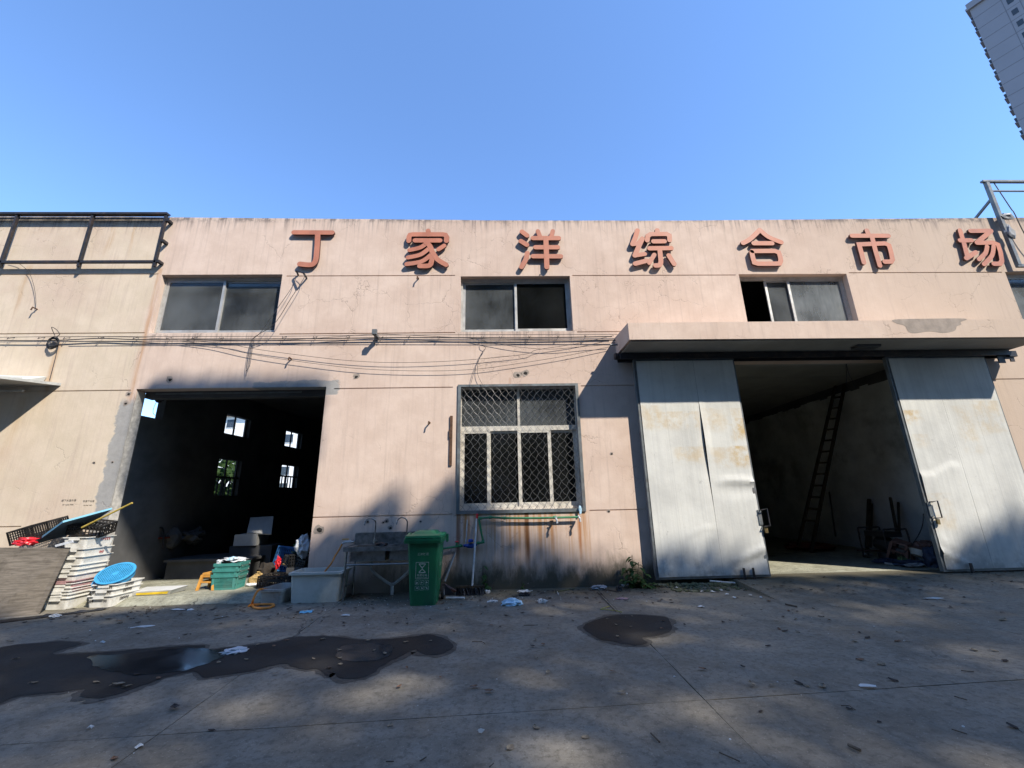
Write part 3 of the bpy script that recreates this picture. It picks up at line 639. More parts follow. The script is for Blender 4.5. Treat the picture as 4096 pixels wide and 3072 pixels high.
cl.build('ceiling', 'ceil', bld); MB().box(2.92, 16, 8.965, 26.2, 4.94, 5.0).build('upper_floor', 'dark', bld)
rg = MB()
for i in range(40):
    y0 = 9.6+i*.31; h = .22+.07*rnd.random(); rg.box(rwx-.02, rwx-.004, y0, y0+.31, 4.85-h, 4.848)
rg.build('torn_trim', 'dark', bld)
MB().box(4.3, 9.4, 8.975, 9.12, 4.53, 4.849).build('lintel', 'ceil', bld)
MB().box(-7.62, -3.68, 8.972, 9.16, 3.91, 4.30).build('lintel', 'dark', bld); MB().box(-7.4, -4.3, 8.955, 8.970, 3.985, 4.02).build('shutter_rail', 'dgrey', bld)
MB().box(-8.3, 16, 8.965, 26.2, 7.55, 7.75).build('roof', 'dgrey', bld)
for x in (-8.3, 15.8): MB().box(x, x+.2, 8.965, 26.2, 4.95 if x < 0 else 5.0, 7.55).build('upper_wall', 'dark', bld)
MB().box(-8.1, 15.8, 15, 15.2, 5.0, 7.55).build('upper_wall', 'dark', bld)
MB().box(11.3, 13.5, 9.05, 9.1, .5, 2.4).build('dark_backing', 'dark', bld)  # plain dark sheet behind the opening, recess gloom put into its colour
sm = MB()
for i in range(12): sm.box(11.38+i*.17, 11.56+i*.17, 8.64+rnd.uniform(0, .03), 8.719, 2.12+rnd.uniform(-.02, .02), 2.2+rnd.uniform(0, .03))
sm.build('broken_sill', 'soft', bld)

# ================================================================== SIGN CHARACTERS
def capsule(pts, r):
    P2 = [Vector((p[0], p[1])) for p in pts]; L, Rr = [], []; n = len(P2)
    dirs = [(P2[i+1]-P2[i]).normalized() for i in range(n-1)]
    for i in range(n):
        d = dirs[0] if i == 0 else dirs[-1] if i == n-1 else (dirs[i-1]+dirs[i])
        if d.length < 1e-6: d = dirs[i-1]
        d = d.normalized(); nn = Vector((-d.y, d.x)); k = 1.0
        if 0 < i < n-1: k = min(1.6, 1/max(.5, d.dot(dirs[i])))
        L.append(P2[i]+nn*r*k); Rr.append(P2[i]-nn*r*k)
    def cap(c, d, s):
        a0 = math.atan2(d.y, d.x); return [c+Vector((math.cos(a0+s*math.pi/2-t*s*math.pi/8), math.sin(a0+s*math.pi/2-t*s*math.pi/8)))*r for t in range(1, 8)]
    return L + cap(P2[-1], dirs[-1], 1) + Rr[::-1] + cap(P2[0], -dirs[0], 1)
def smooth2(pts, k=5):
    if len(pts) < 3: return pts
    return [(v.x, v.y) for v in catmull([(p[0], p[1], 0) for p in pts], k)]
def character(strokes, label, rad=.058):
    Yf = 8.64; th = .05
    c0 = None; vs = []; fs = []; mi = []
    for k, st in enumerate(strokes):
        w = [W(*p, Y=Yf) for p in st[0]]; p2 = [(q.x, q.z) for q in w]
        if st[1]: p2 = smooth2(p2)
        o = capsule(p2, rad*(st[2] if len(st) > 2 else 1)); n = len(o); b = len(vs); yf = Yf-.0012*k
        vs += [(q.x, yf, q.y) for q in o]+[(q.x, yf+th, q.y) for q in o]
        fs.append(tuple(range(b, b+n))); mi.append(0)
        for i in range(n): fs.append((b+i, b+n+i, b+n+(i+1) % n, b+(i+1) % n)); mi.append(1)
    cx = sum(v[0] for v in vs)/len(vs); cz = sum(v[2] for v in vs)/len(vs)
    me = bpy.data.meshes.new('sign_character'); me.from_pydata([(x-cx, y-DW, z-cz) for x, y, z in vs], [], fs)
    me.materials.append(MT['letter']); me.materials.append(MT['lside']); me.polygons.foreach_set('material_index', mi)
    bm = bmesh.new(); bm.from_mesh(me); bmesh.ops.recalc_face_normals(bm, faces=bm.faces[:]); bmesh.ops.triangulate(bm, faces=[f for f in bm.faces if len(f.verts) > 4]); bm.to_mesh(me); bm.free()
    ob = bpy.data.objects.new('sign_character', me); col.objects.link(ob); ob.location = (cx, DW, cz)
    tag(ob, label, 'sign character', 'red brown characters spaced along the parapet')
def S(r, *pts, c=0, k=1.): return ([r(*p) for p in pts], c, k)
character([S(r2, (352, 259), (660, 261)), S(r2, (545, 265), (541, 350), (535, 430), (528, 480), (512, 510), (480, 521), (400, 514), c=1, k=1.05)], 'leftmost red sign character 丁, a bar over a hooked stem')
character([S(r2, (1433, 247), (1433, 278)), S(r2, (1277, 328), (1279, 296), (1288, 280), (1310, 276), (1550, 276), (1572, 280), (1582, 296), (1580, 328)), S(r2, (1328, 325), (1528, 325)), S(r2, (1425, 345), (1370, 382), (1283, 403), c=1, k=.9), S(r2, (1437, 393), (1370, 440), (1270, 463), c=1, k=.9), S(r2, (1452, 445), (1380, 495), (1260, 516), c=1, k=.9), S(r2, (1415, 340), (1450, 375), (1466, 430), (1462, 490), (1440, 528), (1365, 531), c=1), S(r2, (1516, 398), (1562, 368), k=.9), S(r2, (1468, 420), (1510, 480), (1578, 522), c=1)], 'second red sign character from the left 家, a roof over fanning strokes')
character([S(r3, (177, 254), (218, 285)), S(r3, (168, 330), (216, 360)), S(r3, (220, 427), (206, 480), (173, 538), c=1), S(r3, (305, 250), (322, 295), k=.9), S(r3, (425, 250), (412, 295), k=.9), S(r3, (266, 307), (472, 307)), S(r3, (286, 381), (464, 381)), S(r3, (266, 453), (488, 454)), S(r3, (369, 310), (377, 540), k=1.05)], 'third red sign character from the left 洋, three dots beside stacked bars')
character([S(r3, (1106, 244), (1090, 300), (1066, 355)), S(r3, (1066, 356), (1110, 350), (1146, 310), c=0, k=.9), S(r3, (1146, 310), (1118, 370), (1084, 447)), S(r3, (1084, 447), (1165, 434), k=.9), S(r3, (1088, 512), (1182, 488)), S(r3, (1265, 244), (1268, 275)), S(r3, (1184, 326), (1188, 290), (1212, 275), (1340, 274), (1362, 286), (1364, 324)), S(r3, (1234, 334), (1322, 333)), S(r3, (1202, 390), (1377, 388)), S(r3, (1284, 400), (1290, 460), (1293, 500), (1281, 525), (1250, 528), c=1), S(r3, (1240, 442), (1200, 508), k=.9), S(r3, (1356, 448), (1400, 516))], 'fourth red sign character 综, a zigzag radical beside a small roof')
character([S(r4, (78, 241), (5, 312), (-55, 346), c=1), S(r4, (80, 241), (150, 298), (253, 341), c=1), S(r4, (30, 349), (178, 349)), S(r4, (18, 412), (200, 411), (232, 424), (243, 455), (249, 490), (238, 513), (200, 514), (62, 514), (35, 505), (22, 460), (14, 420))], 'fifth red sign character 合, a peaked roof over a closed box')
character([S(r4, (944, 245), (962, 288)), S(r4, (824, 288), (1118, 288)), S(r4, (920, 505), (900, 430), (880, 358), (1090, 350), (1122, 366), (1138, 420), (1150, 480), (1140, 497), (1088, 498)), S(r4, (985, 300), (1010, 400), (1048, 530))], 'sixth red sign character 市, a tall stem through a hanging frame')
character([S(r4, (1696, 244), (1730, 355), (1756, 458)), S(r4, (1696, 326), (1788, 325)), S(r4, (1746, 470), (1824, 422)), S(r4, (1780, 250), (1945, 248)), S(r4, (1945, 250), (1830, 345)), S(r4, (1830, 346), (1960, 344), (2000, 360), (2020, 420), (2032, 490), (2018, 515), (1966, 515)), S(r4, (1912, 375), (1898, 430), (1846, 480), c=1, k=.9), S(r4, (1964, 375), (1950, 450), (1886, 520), c=1, k=.9)], 'rightmost red sign character 场, beside the steel frame post')

# ================================================================== FACADE FITTINGS
def cable(pts, label, r=.009,  y=8.66, group='cables strung along the facade', k=8, mat='cable', cat='cable'):
    q = [Vector(p) if len(p) == 3 else W(*p, Y=y) for p in pts]
    q = catmull(q, k) if k > 1 else q
    r *= .8
    return tag(MB().tube(q, r, 5).build('cable', mat, origin=q[0]), label, cat, group)
cable([r1(-40, 1105), r1(400, 1100), r1(1100, 1098), r2(200, 1096), r2(1200, 1086), r3(300, 1082), r3(945, 1080)], 'topmost thin cable running straight along the facade under the upper sills', .007)
cable([r1(-40, 1130), r1(420, 1130), r1(800, 1113), r1(1090, 1122), r1(1560, 1118), r2(20, 1118), r2(600, 1114), r2(1270, 1106), r3(235, 1108), r3(900, 1098)], 'thick black cable hung on the hooks along the facade', .014)
cable([r1(480, 1100), r1(1060, 1103), r1(1400, 1120), r2(200, 1128), r2(700, 1100), r2(1000, 1080), r2(1300, 1088), r3(0, 1120), r3(930, 1130)], 'slack cable weaving across the hooks at mid facade', .007)
cable([r1(560, 1140), r1(1090, 1135), r2(100, 1130), r2(1050, 1128), r3(100, 1130), r3(935, 1125)], 'lowest cable of the bundle on the hooks', .008)
cable([r1(1500, 1128), r1(1850, 1160), r2(0, 1192), r2(400, 1248), r2(800, 1292), r2(1200, 1308), r2(1700, 1290), r2(2200, 1242), r3(300, 1205), r3(620, 1155), r3(915, 1090)], 'upper of the two long sagging wires below the cable bundle', .006)
cable([r1(1450, 1135), r1(1700, 1168), r2(0, 1238), r2(400, 1300), r2(900, 1358), r2(1400, 1375), r2(1800, 1362), r3(150, 1315), r3(520, 1255), r3(885, 1180)], 'lower of the two long sagging wires, dipping over the left gate', .006)
cable([r3(-250, 1110), r3(-100, 1140), r3(130, 1180), r3(400, 1200), r3(680, 1178), r3(880, 1163)], 'short sagging wire that ends at the canopy spout', .006)
cable([W(*r2(400, 575), Y=8.6), W(*r2(440, 612), Y=8.55), W(*r2(330, 790), Y=8.5), W(*r2(200, 990), Y=8.5), W(*r2(70, 1080), Y=8.55), W(*r2(22, 1115), Y=8.64)], 'double wire slanting from the parapet bracket across the upper left window', .008)
cable([W(*r2(370, 610), Y=8.62), W(*r2(345, 690), Y=8.6), W(*r2(215, 880), Y=8.55), W(*r2(90, 1060), Y=8.56), W(*r2(15, 1120), Y=8.64)], 'thinner wire slanting beside the upper left window', .007)
for i, dx in enumerate((0, 14, -12)):
    cable([r1(2035+dx*.5, 1115), r1(2015+dx, 1200), r1(1995+dx, 1330), r1(1978, 1420-abs(dx)*3)], ['straight loose wire end hanging below the cable bundle', 'loose wire end hanging on the right of its pair', 'loose wire end hanging on the left of its pair'][i], .006)
cable([r1(470, 1150), r1(455, 1230), r1(430, 1330), r1(398, 1450)], 'cable dropping from the coil to the left awning', .008)
cable([r2(1862, 1140), r2(1870, 1170), r2(1895, 1190), r2(1865, 1240), r2(1820, 1330), r2(1775, 1482)], 'kinked wire hanging down to the guarded window', .006)
cable([r2(1885, 1200), r2(1845, 1270), r2(1830, 1390), r2(1868, 1482)], 'wire with a sharp bend ending at the guarded window top', .006)
cable([r1(70, 485), r1(150, 510), r1(230, 580), r1(270, 680), r1(288, 790), r1(287, 870)], 'thin wire hanging from the steel sign frame to a rusty stub', .006)
co = MB()
for i in range(9):
    c0 = W(*r1(424, 1145), Y=8.60+.01*i); ph = rnd.random()*6; rr = .105+.012*rnd.random()
    co.tube([(c0.x+rr*math.cos(t/16*2*math.pi)+.01*math.sin(ph), c0.y+.012*math.sin(2*t/16*2*math.pi+ph), c0.z+rr*1.02*math.sin(t/16*2*math.pi)-.008*i+.02) for t in range(16)], .007, 5, True)
co.tube(catmull([W(*r1(440, 1090), Y=8.6), W(*r1(415, 1025), Y=8.55), W(*r1(450, 1040), Y=8.56), W(*r1(480, 1080), Y=8.58), W(*r1(455, 1098), Y=8.6)], 6), .007, 5)
tag(co.build('cable_coil', 'cable', origin=W(*r1(424, 1145))), 'coiled black cable hung on the facade at the left', 'cable coil')
ORD = ['first', 'second', 'third', 'fourth', 'fifth', 'sixth', 'seventh', 'eighth', 'ninth', 'tenth', 'eleventh', 'twelfth', 'thirteenth', 'fourteenth', 'fifteenth', 'sixteenth', 'seventeenth', 'eighteenth', 'nineteenth', 'twentieth']+['twenty-'+q for q in ('first', 'second', 'third', 'fourth', 'fifth', 'sixth', 'seventh', 'eighth', 'ninth')]+['thirtieth']+['thirty-'+q for q in ('first', 'second', 'third', 'fourth', 'fifth', 'sixth', 'seventh', 'eighth', 'ninth')]+['fortieth']+['forty-'+q for q in ('first', 'second', 'third', 'fourth', 'fifth', 'sixth', 'seventh', 'eighth', 'ninth')]
hk = [r1(75, 1115), r1(322, 1112), r1(525, 1115), r1(800, 1112), r1(1085, 1113), r1(1350, 1113), r1(1556, 1112), r1(1772, 1115), r2(270, 1107), r2(517, 1107), r2(782, 1107), r2(1052, 1107), r2(1270, 1103), r2(1515, 1106), r2(1868, 1106), r2(2013, 1106), r3(235, 1100), r3(466, 1098), r3(685, 1097)]
for i, h in enumerate(hk):
    p = W(*h, Y=8.66)
    m = MB().tube([(p.x+.035, 8.725, p.z+.05), (p.x+.02, 8.66, p.z+.01), (p.x, 8.62, p.z-.03), (p.x-.012, 8.63, p.z-.02), (p.x-.02, 8.66, p.z+.03)], .006, 5)
    tag(m.build('cable_hook', 'black', origin=(p.x, 8.72, p.z)), ORD[i]+' wire hook from the left holding the cables on the facade', 'hook', 'hooks holding the cables')
# brackets and stubs in the plaster
b0 = W(*r2(1010, 1085), Y=8.55); m = MB().box(b0.x-.035, b0.x+.035, 8.45, 8.70, b0.z-.03, b0.z+.02).box(b0.x-.05, b0.x+.05, 8.44, 8.5, b0.z-.02, b0.z+.09).bar((b0.x, 8.5, b0.z-.02), (b0.x-.05, 8.71, b0.z-.16), .025)
tag(m.build('wall_bracket', 'dgrey', origin=(b0.x, 8.72, b0.z)), 'grey steel bracket standing out from the middle of the cable run', 'bracket')
b0 = W(*r2(405, 590), Y=8.6); m = MB().bar((b0.x-.1, 8.6, b0.z+.07), (b0.x+.12, 8.5, b0.z-.05), .03).bar((b0.x+.12, 8.5, b0.z-.05), (b0.x+.1, 8.715, b0.z-.06), .03).bar((b0.x-.1, 8.6, b0.z+.07), (b0.x-.1, 8.715, b0.z+.02), .03)
tag(m.build('wall_bracket', 'black', origin=(b0.x, 8.72, b0.z)), 'bent black bracket under the leftmost sign character', 'bracket')
for h, s in ((r1(1365, 1445), .085), (r2(855, 1420), .07), (r3(140, 1408), .085), (r3(200, 1393), .085), (r6(555, 1245), .10), (r6(945, 1180), .035), (r6(1098, 1175), .05), (r6(1128, 1230), .05), (r5(1035, 152), .055), (r5(1012, 228), .06), (r5(757, 705), .03), (r5(905, 700), .03), (r6(1070, 1186), .03), (r3(322, 602), .025), (r6(1372, 1178), .028), (r7(898, 632), .035), (r7(875, 1095), .035)):
    p = W(*h); ring = []
    for t in range(11):
        a = t/11*2*math.pi; k = s*(.75+.5*rnd.random()); ring.append((p.x+k*math.cos(a), DW-.004, p.z+k*math.sin(a)*.9))
    m = MB()._add(ring, [tuple(range(11))]); o = m.build('broken_hole', 'soft', bld)
    q = MB().blob((p.x+.1*s, DW-.002, p.z-.05*s), (s*.55, .015, s*.5), rnd.random()*9, .4, 1); q.build('socket', 'hole', o)
for h, hl in ((r2(335, 1280), 'rusty peg above the left gate among the sagging wires'), (r6(1448, 385), 'rusty peg on the bare plaster left of the iron strip'), (r2(1356, 635), 'rusty peg below the second sign character'), (r1(300, 880), 'rusty peg on the beige plaster with a wire hanging to it')):
    p = W(*h); tag(MB().tube([(p.x, 8.73, p.z), (p.x-.01, 8.63, p.z+.01), (p.x-.015, 8.62, p.z-.06)], .016, 6).build('iron_hook', 'rust', origin=(p.x, 8.72, p.z)), hl, 'peg', 'iron pegs in the facade')
a, b = W(*r6(1620, 330)), W(*r6(1620, 728)); m = MB().box(a.x-.025, a.x+.03, 8.69, 8.718, b.z, a.z); m.box(a.x-.04, a.x+.01, 8.685, 8.715, (a.z+b.z)/2+.05, (a.z+b.z)/2+.22)
tag(m.build('iron_strip', 'rust', origin=(a.x, 8.72, b.z)), 'upright dark iron strip fixed to the plaster left of the guarded window', 'iron strip')
# stencilled adverts
def stencil(xc, zc, w, l1, l2, lab):
    root = thing('stencilled_notice', lab, 'notice', (xc, DW, zc), 'phone number stencils on the plaster')
    textmesh('lettering', l1, w/len(l1)*1.05, 'ink', root, frame_m((xc, DW-.003, zc+.042), (1, 0, 0), (0, 0, 1)))
    textmesh('lettering', l2, w/len(l2)*1.75, 'ink', root, frame_m((xc, DW-.003, zc-.035), (1, 0, 0), (0, 0, 1)))
stencil(-8.42, 1.76, .27, '通下水道补漏', '181 6226 9306', 'larger black phone number stencil on the left plaster, ending 9306')
stencil(-8.04, 1.74, .21, '专通下水道', '158 7067 2967', 'smaller black phone number stencil nearest the left gate, ending 2967')

# steel frames of old signboards
t = thing('signboard', 'empty black steel signboard frame on the parapet at the left', 'steel frame', (-10.5, DW, 7.0))
zt, zb, y = 8.31, 7.0, 8.60
MB().box(-13.4, -7.70, y-.05, y+.05, zt-.07, zt-.02).box(-13.4, -7.72, y+.06, y+.09, zt-.02, zt+.005).build('rail', 'black', t); MB().box(-13.4, -7.72, y-.03, y+.03, zb-.025, zb+.03).build('rail', 'black', t)
for x in (-12.76, -11.10, -9.40, -7.74): MB().box(x-.024, x+.024, y-.03, y+.03, zb-.12, zt-.02).build('post', 'black', t)
for z in (7.02, 7.55, 8.1): MB().box(-7.72, -7.65, y-.02, DW-.002, z-.03, z+.03).build('bracket', 'black', t)
t = thing('signboard', 'tall steel signboard frame rising above the parapet at the right', 'sign frame', (13.2, DW, 7.0))
y = 8.61; A_, B_ = W(3934, 728, Y=y), W(4092, 1082, Y=y); xm = (A_.x+B_.x)/2; zt = A_.z
MB().box(xm-.04, xm+.04, y-.04, y+.04, 6.85, zt).build('post', 'dgrey', t); MB().box(xm+3.0, xm+3.1, y-.05, y+.05, 6.85, zt).build('post', 'dgrey', t)
q = W(3962, 792, Y=y); r_ = W(3944, 870, Y=9.1)
MB().bar((xm, y, q.z), (xm+.0, 10.2, 7.9), .05).build('brace', 'dgrey', t)
MB().box(xm-.12, xm+3.6, y-.045, y+.03, zt-.02, zt+.03).build('rail', 'dgrey', t); MB().box(xm+.05, xm+3.0, y-.02, y+.02, zt-.29, zt-.265).build('rail', 'dgrey', t)
MB().box(xm-.05, xm+3.1, y-.03, y+.03, 6.80, 6.87).build('rail', 'dgrey', t)
MB().blob((xm+.16, y-.02, 8.22), (.16, .07, .1), 3, .5, 2).blob((xm+.05, y-.04, 7.75), (.1, .05, .2), 5, .5, 2).build('rag_knot', 'gbag', t)
cable([(xm+.2, y, zt), (xm+.35, y-.02, zt-.8), (xm+.38, y-.03, 8.3), (xm+.45, y-.03, 7.6), (xm+.75, y-.02, 6.8)], 'loose cable hanging down the right steel sign frame', .014)

# awning of the shop at the left edge
t = thing('awning', 'pale concrete awning slab jutting in from the left edge', 'awning', (-10.6, DW, 4.2))
E1 = W(*r1(400, 1465), Y=8.0); 
MB().hexa([(-13.4, 7.35, 4.02), (-9.62, 7.75, 4.06), (-9.18, DW-.003, 4.14), (-13.4, DW-.003, 4.14), (-13.4, 7.35, 4.19), (-9.62, 7.75, 4.10), (-9.18, DW-.003, 4.20), (-13.4, DW-.003, 4.34)]).build('slab', 'gplas', t)
MB().hexa([(-11.8, 8.2, 4.28), (-9.62, 8.4, 4.19), (-9.55, 8.70, 4.2), (-11.8, 8.70, 4.3), (-11.8, 8.2, 4.31), (-9.66, 8.4, 4.25), (-9.5, 8.70, 4.34), (-11.8, 8.70, 4.36)]).build('flashing', 'sheet', t)
MB().box(-13.4, -9.75, 8.55, 8.6, 3.98, 4.02).build('light_tube', 'gplas', t)

# ================================================================== WATER SUPPLY ON THE WALL
t = thing('water_pipe', 'green plastic water pipe with a blue meter below the guarded window', 'pipe', (0, DW, 1.1))
yp = 8.64
P_ = lambda x, y, d=yp: W(*vp(x, y), Y=d)
MB().tube([P_(2195, 75), P_(1500, 92), P_(1000, 92), P_(760, 78), P_(575, 92), P_(556, 110), P_(590, 300), P_(625, 470), P_(615, 492), P_(530, 500)], .021, 8).build('pipe', 'pipe', t, smooth=True)
MB().tube([P_(290, 548), P_(190, 556), P_(0, 588), P_(-220, 620)], .021, 8).tube([P_(-220, 620), W(*vs3(1130, 760), Y=yp), W(*vs3(430, 745), Y=8.5)], .021, 8).build('pipe', 'pipe', t, smooth=True)
for q in ((575, 95), (622, 480), (745, 80), (540, 500), (250, 545), (1800, 80), (980, 90)): 
    p = P_(*q); MB().tube([(p.x-.03, p.y, p.z-.003), (p.x+.03, p.y, p.z+.003)], .030, 8).build('coupling', 'pipe', t)
p = P_(192, 548); o = MB().tube([(p.x, p.y, p.z-.02), (p.x, p.y-.01, p.z+.07)], .022, 8).build('valve', 'pipe', t); MB().lathe([(0, .0), (.035, 0), (.04, .01), (.03, .02), (0, .022)], (p.x, p.y-.01, p.z+.07), 10).build('valve_wheel', 'redp', o)
p = P_(415, 535); o = MB().blob((p.x, p.y-.02, p.z-.01), (.10, .05, .045), 2, .12, 2).tube([(p.x-.13, p.y, p.z-.01), (p.x+.13, p.y, p.z+.01)], .026, 8).build('meter', 'meter', t, smooth=True)
MB().lathe([(0, -.03), (.05, -.03), (.052, .03), (.03, .045), (0, .045)], (p.x+.01, p.y-.03, p.z+.065), 14).build('dial_cap', 'meter', o, smooth=True); MB().lathe([(.0, 0), (.054, 0), (.054, .018), (0, .018)], (p.x+.01, p.y-.03, p.z+.04), 14).build('dial_ring', 'brass', o)
MB().tube([P_(300, 545), P_(340, 540)], .018, 7).tube([P_(490, 520), P_(535, 505)], .018, 7).build('fitting', 'brass', t)
for q in ((1815, 95), (2190, 70)):
    p = P_(*q); o = MB().tube([(p.x, p.y, p.z), (p.x, p.y-.07, p.z-.01), (p.x+.005, p.y-.1, p.z-.03), (p.x+.01, p.y-.1, p.z-.09)], .02, 8).box(p.x-.03, p.x+.03, p.y-.08, p.y-.06, p.z+.02, p.z+.03).build('tap', 'wpipe', t, smooth=True)
p = W(*r7(645, 1085), Y=8.66); tag(MB().blob((p.x, 8.65, p.z), (.03, .015, .085), 4, .5, 2).build('rag', 'bbag', origin=(p.x, 8.66, p.z)), 'scrap of light blue cloth tied to the guarded window corner', 'rag')

# ================================================================== SINK
t = thing('sink_unit', 'dented steel double bowl sink on tube legs against the wall', 'sink', (-2.0, 8.4, 0))
x0, x1, y0, y1, zt = -2.80, -1.22, 8.08, 8.66, .87
tp = MB(); bw = ((x0+.10, x0+.72), (x0+.80, x1-.10)); b0_, b1_ = y0+.07, y1-.13
for a, b, c, d in ((x0, x1, y0, b0_), (x0, x1, b1_, y1), (x0, bw[0][0], b0_, b1_), (bw[0][1], bw[1][0], b0_, b1_), (bw[1][1], x1, b0_, b1_)): tp.box(a, b, c, d, zt-.012, zt)
tp.box(x0, x1, y0-.012, y0, zt-.065, zt+.012); tp.box(x0-.012, x0, y0-.012, y1, zt-.065, zt+.012); tp.box(x1, x1+.012, y0-.012, y1, zt-.065, zt+.012)
tp.build('sink_top', 'steel', t)
for i, (a, b) in enumerate(bw):
    m = MB(); th = .006
    m.box(a, b, b0_, b0_+th, .63, zt-.013); m.box(a, b, b1_-th, b1_, .63, zt-.013); m.box(a, a+th, b0_+th, b1_-th, .63, zt-.013); m.box(b-th, b, b0_+th, b1_-th, .63, zt-.013); m.box(a+th, b-th, b0_+th, b1_-th, .63, .636)
    m.build('bowl', 'steel', t)
MB().box(x0, x1, y1-.02, y1, zt+.001, zt+.2).box(x0, x1, y1-.005, y1+.03, zt+.2, zt+.215).build('backsplash', 'steel', t)
for x, y in ((x0+.04, y0+.03), (x0+.04, y1-.05), (x1-.04, y0+.03), (x1-.04, y1-.05)): MB().tube([(x, y, 0), (x, y, zt-.013)], .021, 10).build('leg', 'steel', t, smooth=True)
MB().tube([(x0+.04, y0+.03, .58), (x1-.04, y0+.03, .58)], .017, 8).build('stretcher', 'steel', t, smooth=True); MB().tube([(x0+.04, y0+.03, .22), (x0+.04, y1-.05, .22)], .014, 8).build('stretcher', 'steel', t, smooth=True)
for fx in (vs3(748, 600), vs3(1133, 600)):
    p = W(*fx, Y=8.56); m = MB().tube([(p.x, 8.58, zt), (p.x, 8.58, zt+.12)], .017, 8)
    m.tube([(p.x, 8.58, zt+.1)]+[(p.x-.085+.085*math.cos(a), 8.58-.12*math.sin(a/2), zt+.40+.085*math.sin(a)) for a in [i*math.pi/9 for i in range(10)]]+[(p.x-.178, 8.45, zt+.36)], .0125, 8)
    m.tube([(p.x-.03, 8.58, zt+.07), (p.x+.05, 8.56, zt+.08)], .009, 6)
    m.build('faucet', 'steel', t, smooth=True)
dm = MB()
for cx_, s in ((x0+.42, 1), (x1-.42, -1)):
    dm.tube(catmull([(cx_-.0, 8.35, .63), (cx_, 8.35, .5), (cx_+s*.07, 8.38, .40), (cx_+s*.26, 8.45, .24), (x0+.79, 8.5, .17)], 6), .026, 8)
dm.tube([(x0+.79, 8.5, .2), (x0+.79, 8.52, -.0)], .028, 8); dm.build('drain_pipe', 'wst', t, smooth=True)
p = W(*vs3(830, 675), Y=8.2); tag(MB().blob((p.x, 8.2, zt+.035), (.12, .06, .035), 5, .5, 2).build('rag', 'tar', origin=(p.x, 8.2, zt)), 'crumpled dark rag lying on the sink edge', 'rag')
# white tap with orange hose left of the sink
p = W(*vs3(400, 655), Y=8.6)
t = thing('garden_tap', 'white plastic tap with orange lever on the wall left of the sink', 'tap', (p.x, DW, p.z))
MB().tube([(p.x+.13, 8.71, p.z+.0), (p.x+.11, 8.6, p.z), (p.x+.0, 8.58, p.z-.0), (p.x-.05, 8.58, p.z-.03)], .022, 8).build('tap_body', 'wpipe', t, smooth=True); MB().tube([(p.x+.12, 8.7, p.z), (p.x+.1, 8.6, p.z)], .027, 8).build('collar', 'black', t)
MB().box(p.x-.06, p.x+.06, 8.565, 8.595, p.z+.04, p.z+.06).build('lever', 'orange', t)
h = [(p.x-.055, 8.58, p.z-.03), (p.x-.10, 8.56, p.z-.14), W(*vs3(270, 830), Y=8.5), W(*vs3(220, 925), Y=8.4), (-3.3, 8.3, .30), (-3.35, 8.25, .06)]
tag(MB().tube(catmull(h, 6), .017, 8).build('water_hose', 'hose', origin=h[0], smooth=True), 'orange hose hanging from the white tap into the big tub', 'hose')

# ================================================================== GREEN BIN
t = thing('wheelie_bin', 'green wheeled rubbish bin with white symbols standing before the sink', 'rubbish bin', (-1.29, 7.86, 0))
m = MB(); lv = [(-1.50, -1.08, 7.59, 8.05, 0), (-1.515, -1.065, 7.575, 8.09, .2), (-1.565, -1.025, 7.545, 8.16, .98)]
def rring(x0, x1, y0, y1, z, r=.05, n=4):
    out = []
    for cx_, cy_, a0 in ((x1-r, y1-r, 0), (x0+r, y1-r, 90), (x0+r, y0+r, 180), (x1-r, y0+r, 270)):
        out += [(cx_+r*math.cos(R_(a0+90*i/n)), cy_+r*math.sin(R_(a0+90*i/n)), z) for i in range(n+1)]
    return out
def loft(m, rings, cap=True):
    n = len(rings[0]); o = [q for r in rings for q in r]
    fs = [(i*n+k, i*n+(k+1) % n, (i+1)*n+(k+1) % n, (i+1)*n+k) for i in range(len(rings)-1) for k in range(n)]
    if cap: fs += [tuple(range(n))[::-1], tuple((len(rings)-1)*n+k for k in range(n))]
    return m._add(o, fs)
loft(m, [rring(*lv[0][:4], .0), rring(*lv[1]), rring(*lv[2])]); m.build('body', 'bin', t, smooth=True)
m = MB(); loft(m, [rring(-1.615, -.985, 7.49, 8.19, .965, .03), rring(-1.62, -.98, 7.485, 8.2, .99, .03), rring(-1.62, -.98, 7.485, 8.2, 1.035, .03), rring(-1.60, -1.0, 7.5, 8.18, 1.045, .03)])
m.box(-1.6, -1.0, 7.478, 7.5, 1.0, 1.012); m.build('rim', 'bin', t, smooth=True)
m = MB(); loft(m, [rring(-1.605, -.99, 7.485, 8.22, 1.05, .03), rring(-1.605, -.99, 7.485, 8.22, 1.085, .03), rring(-1.58, -1.01, 7.51, 8.2, 1.10, .03), rring(-1.50, -1.09, 7.62, 8.1, 1.105, .04), rring(-1.47, -1.12, 7.66, 8.06, 1.145, .04), rring(-1.45, -1.14, 7.69, 8.03, 1.15, .04)])
lid = m.build('lid', 'binl', t, smooth=True)
for x in (-1.57, -1.03): MB().poly([(x-.02, 7.6, 1.10), (x-.02, 7.78, 1.10), (x-.02, 7.76, 1.125)], (.04, 0, 0)).build('lid_grip', 'binl', lid)
m = MB().tube([(-1.56, 8.26, 1.0), (-1.03, 8.26, 1.0)], .016, 8)
for x in (-1.54, -1.05): m.bar((x, 8.17, 1.0), (x, 8.27, 1.0), .03)
m.box(-.985, -.955, 8.1, 8.24, .93, 1.06); m.build('handle', 'bin', t)
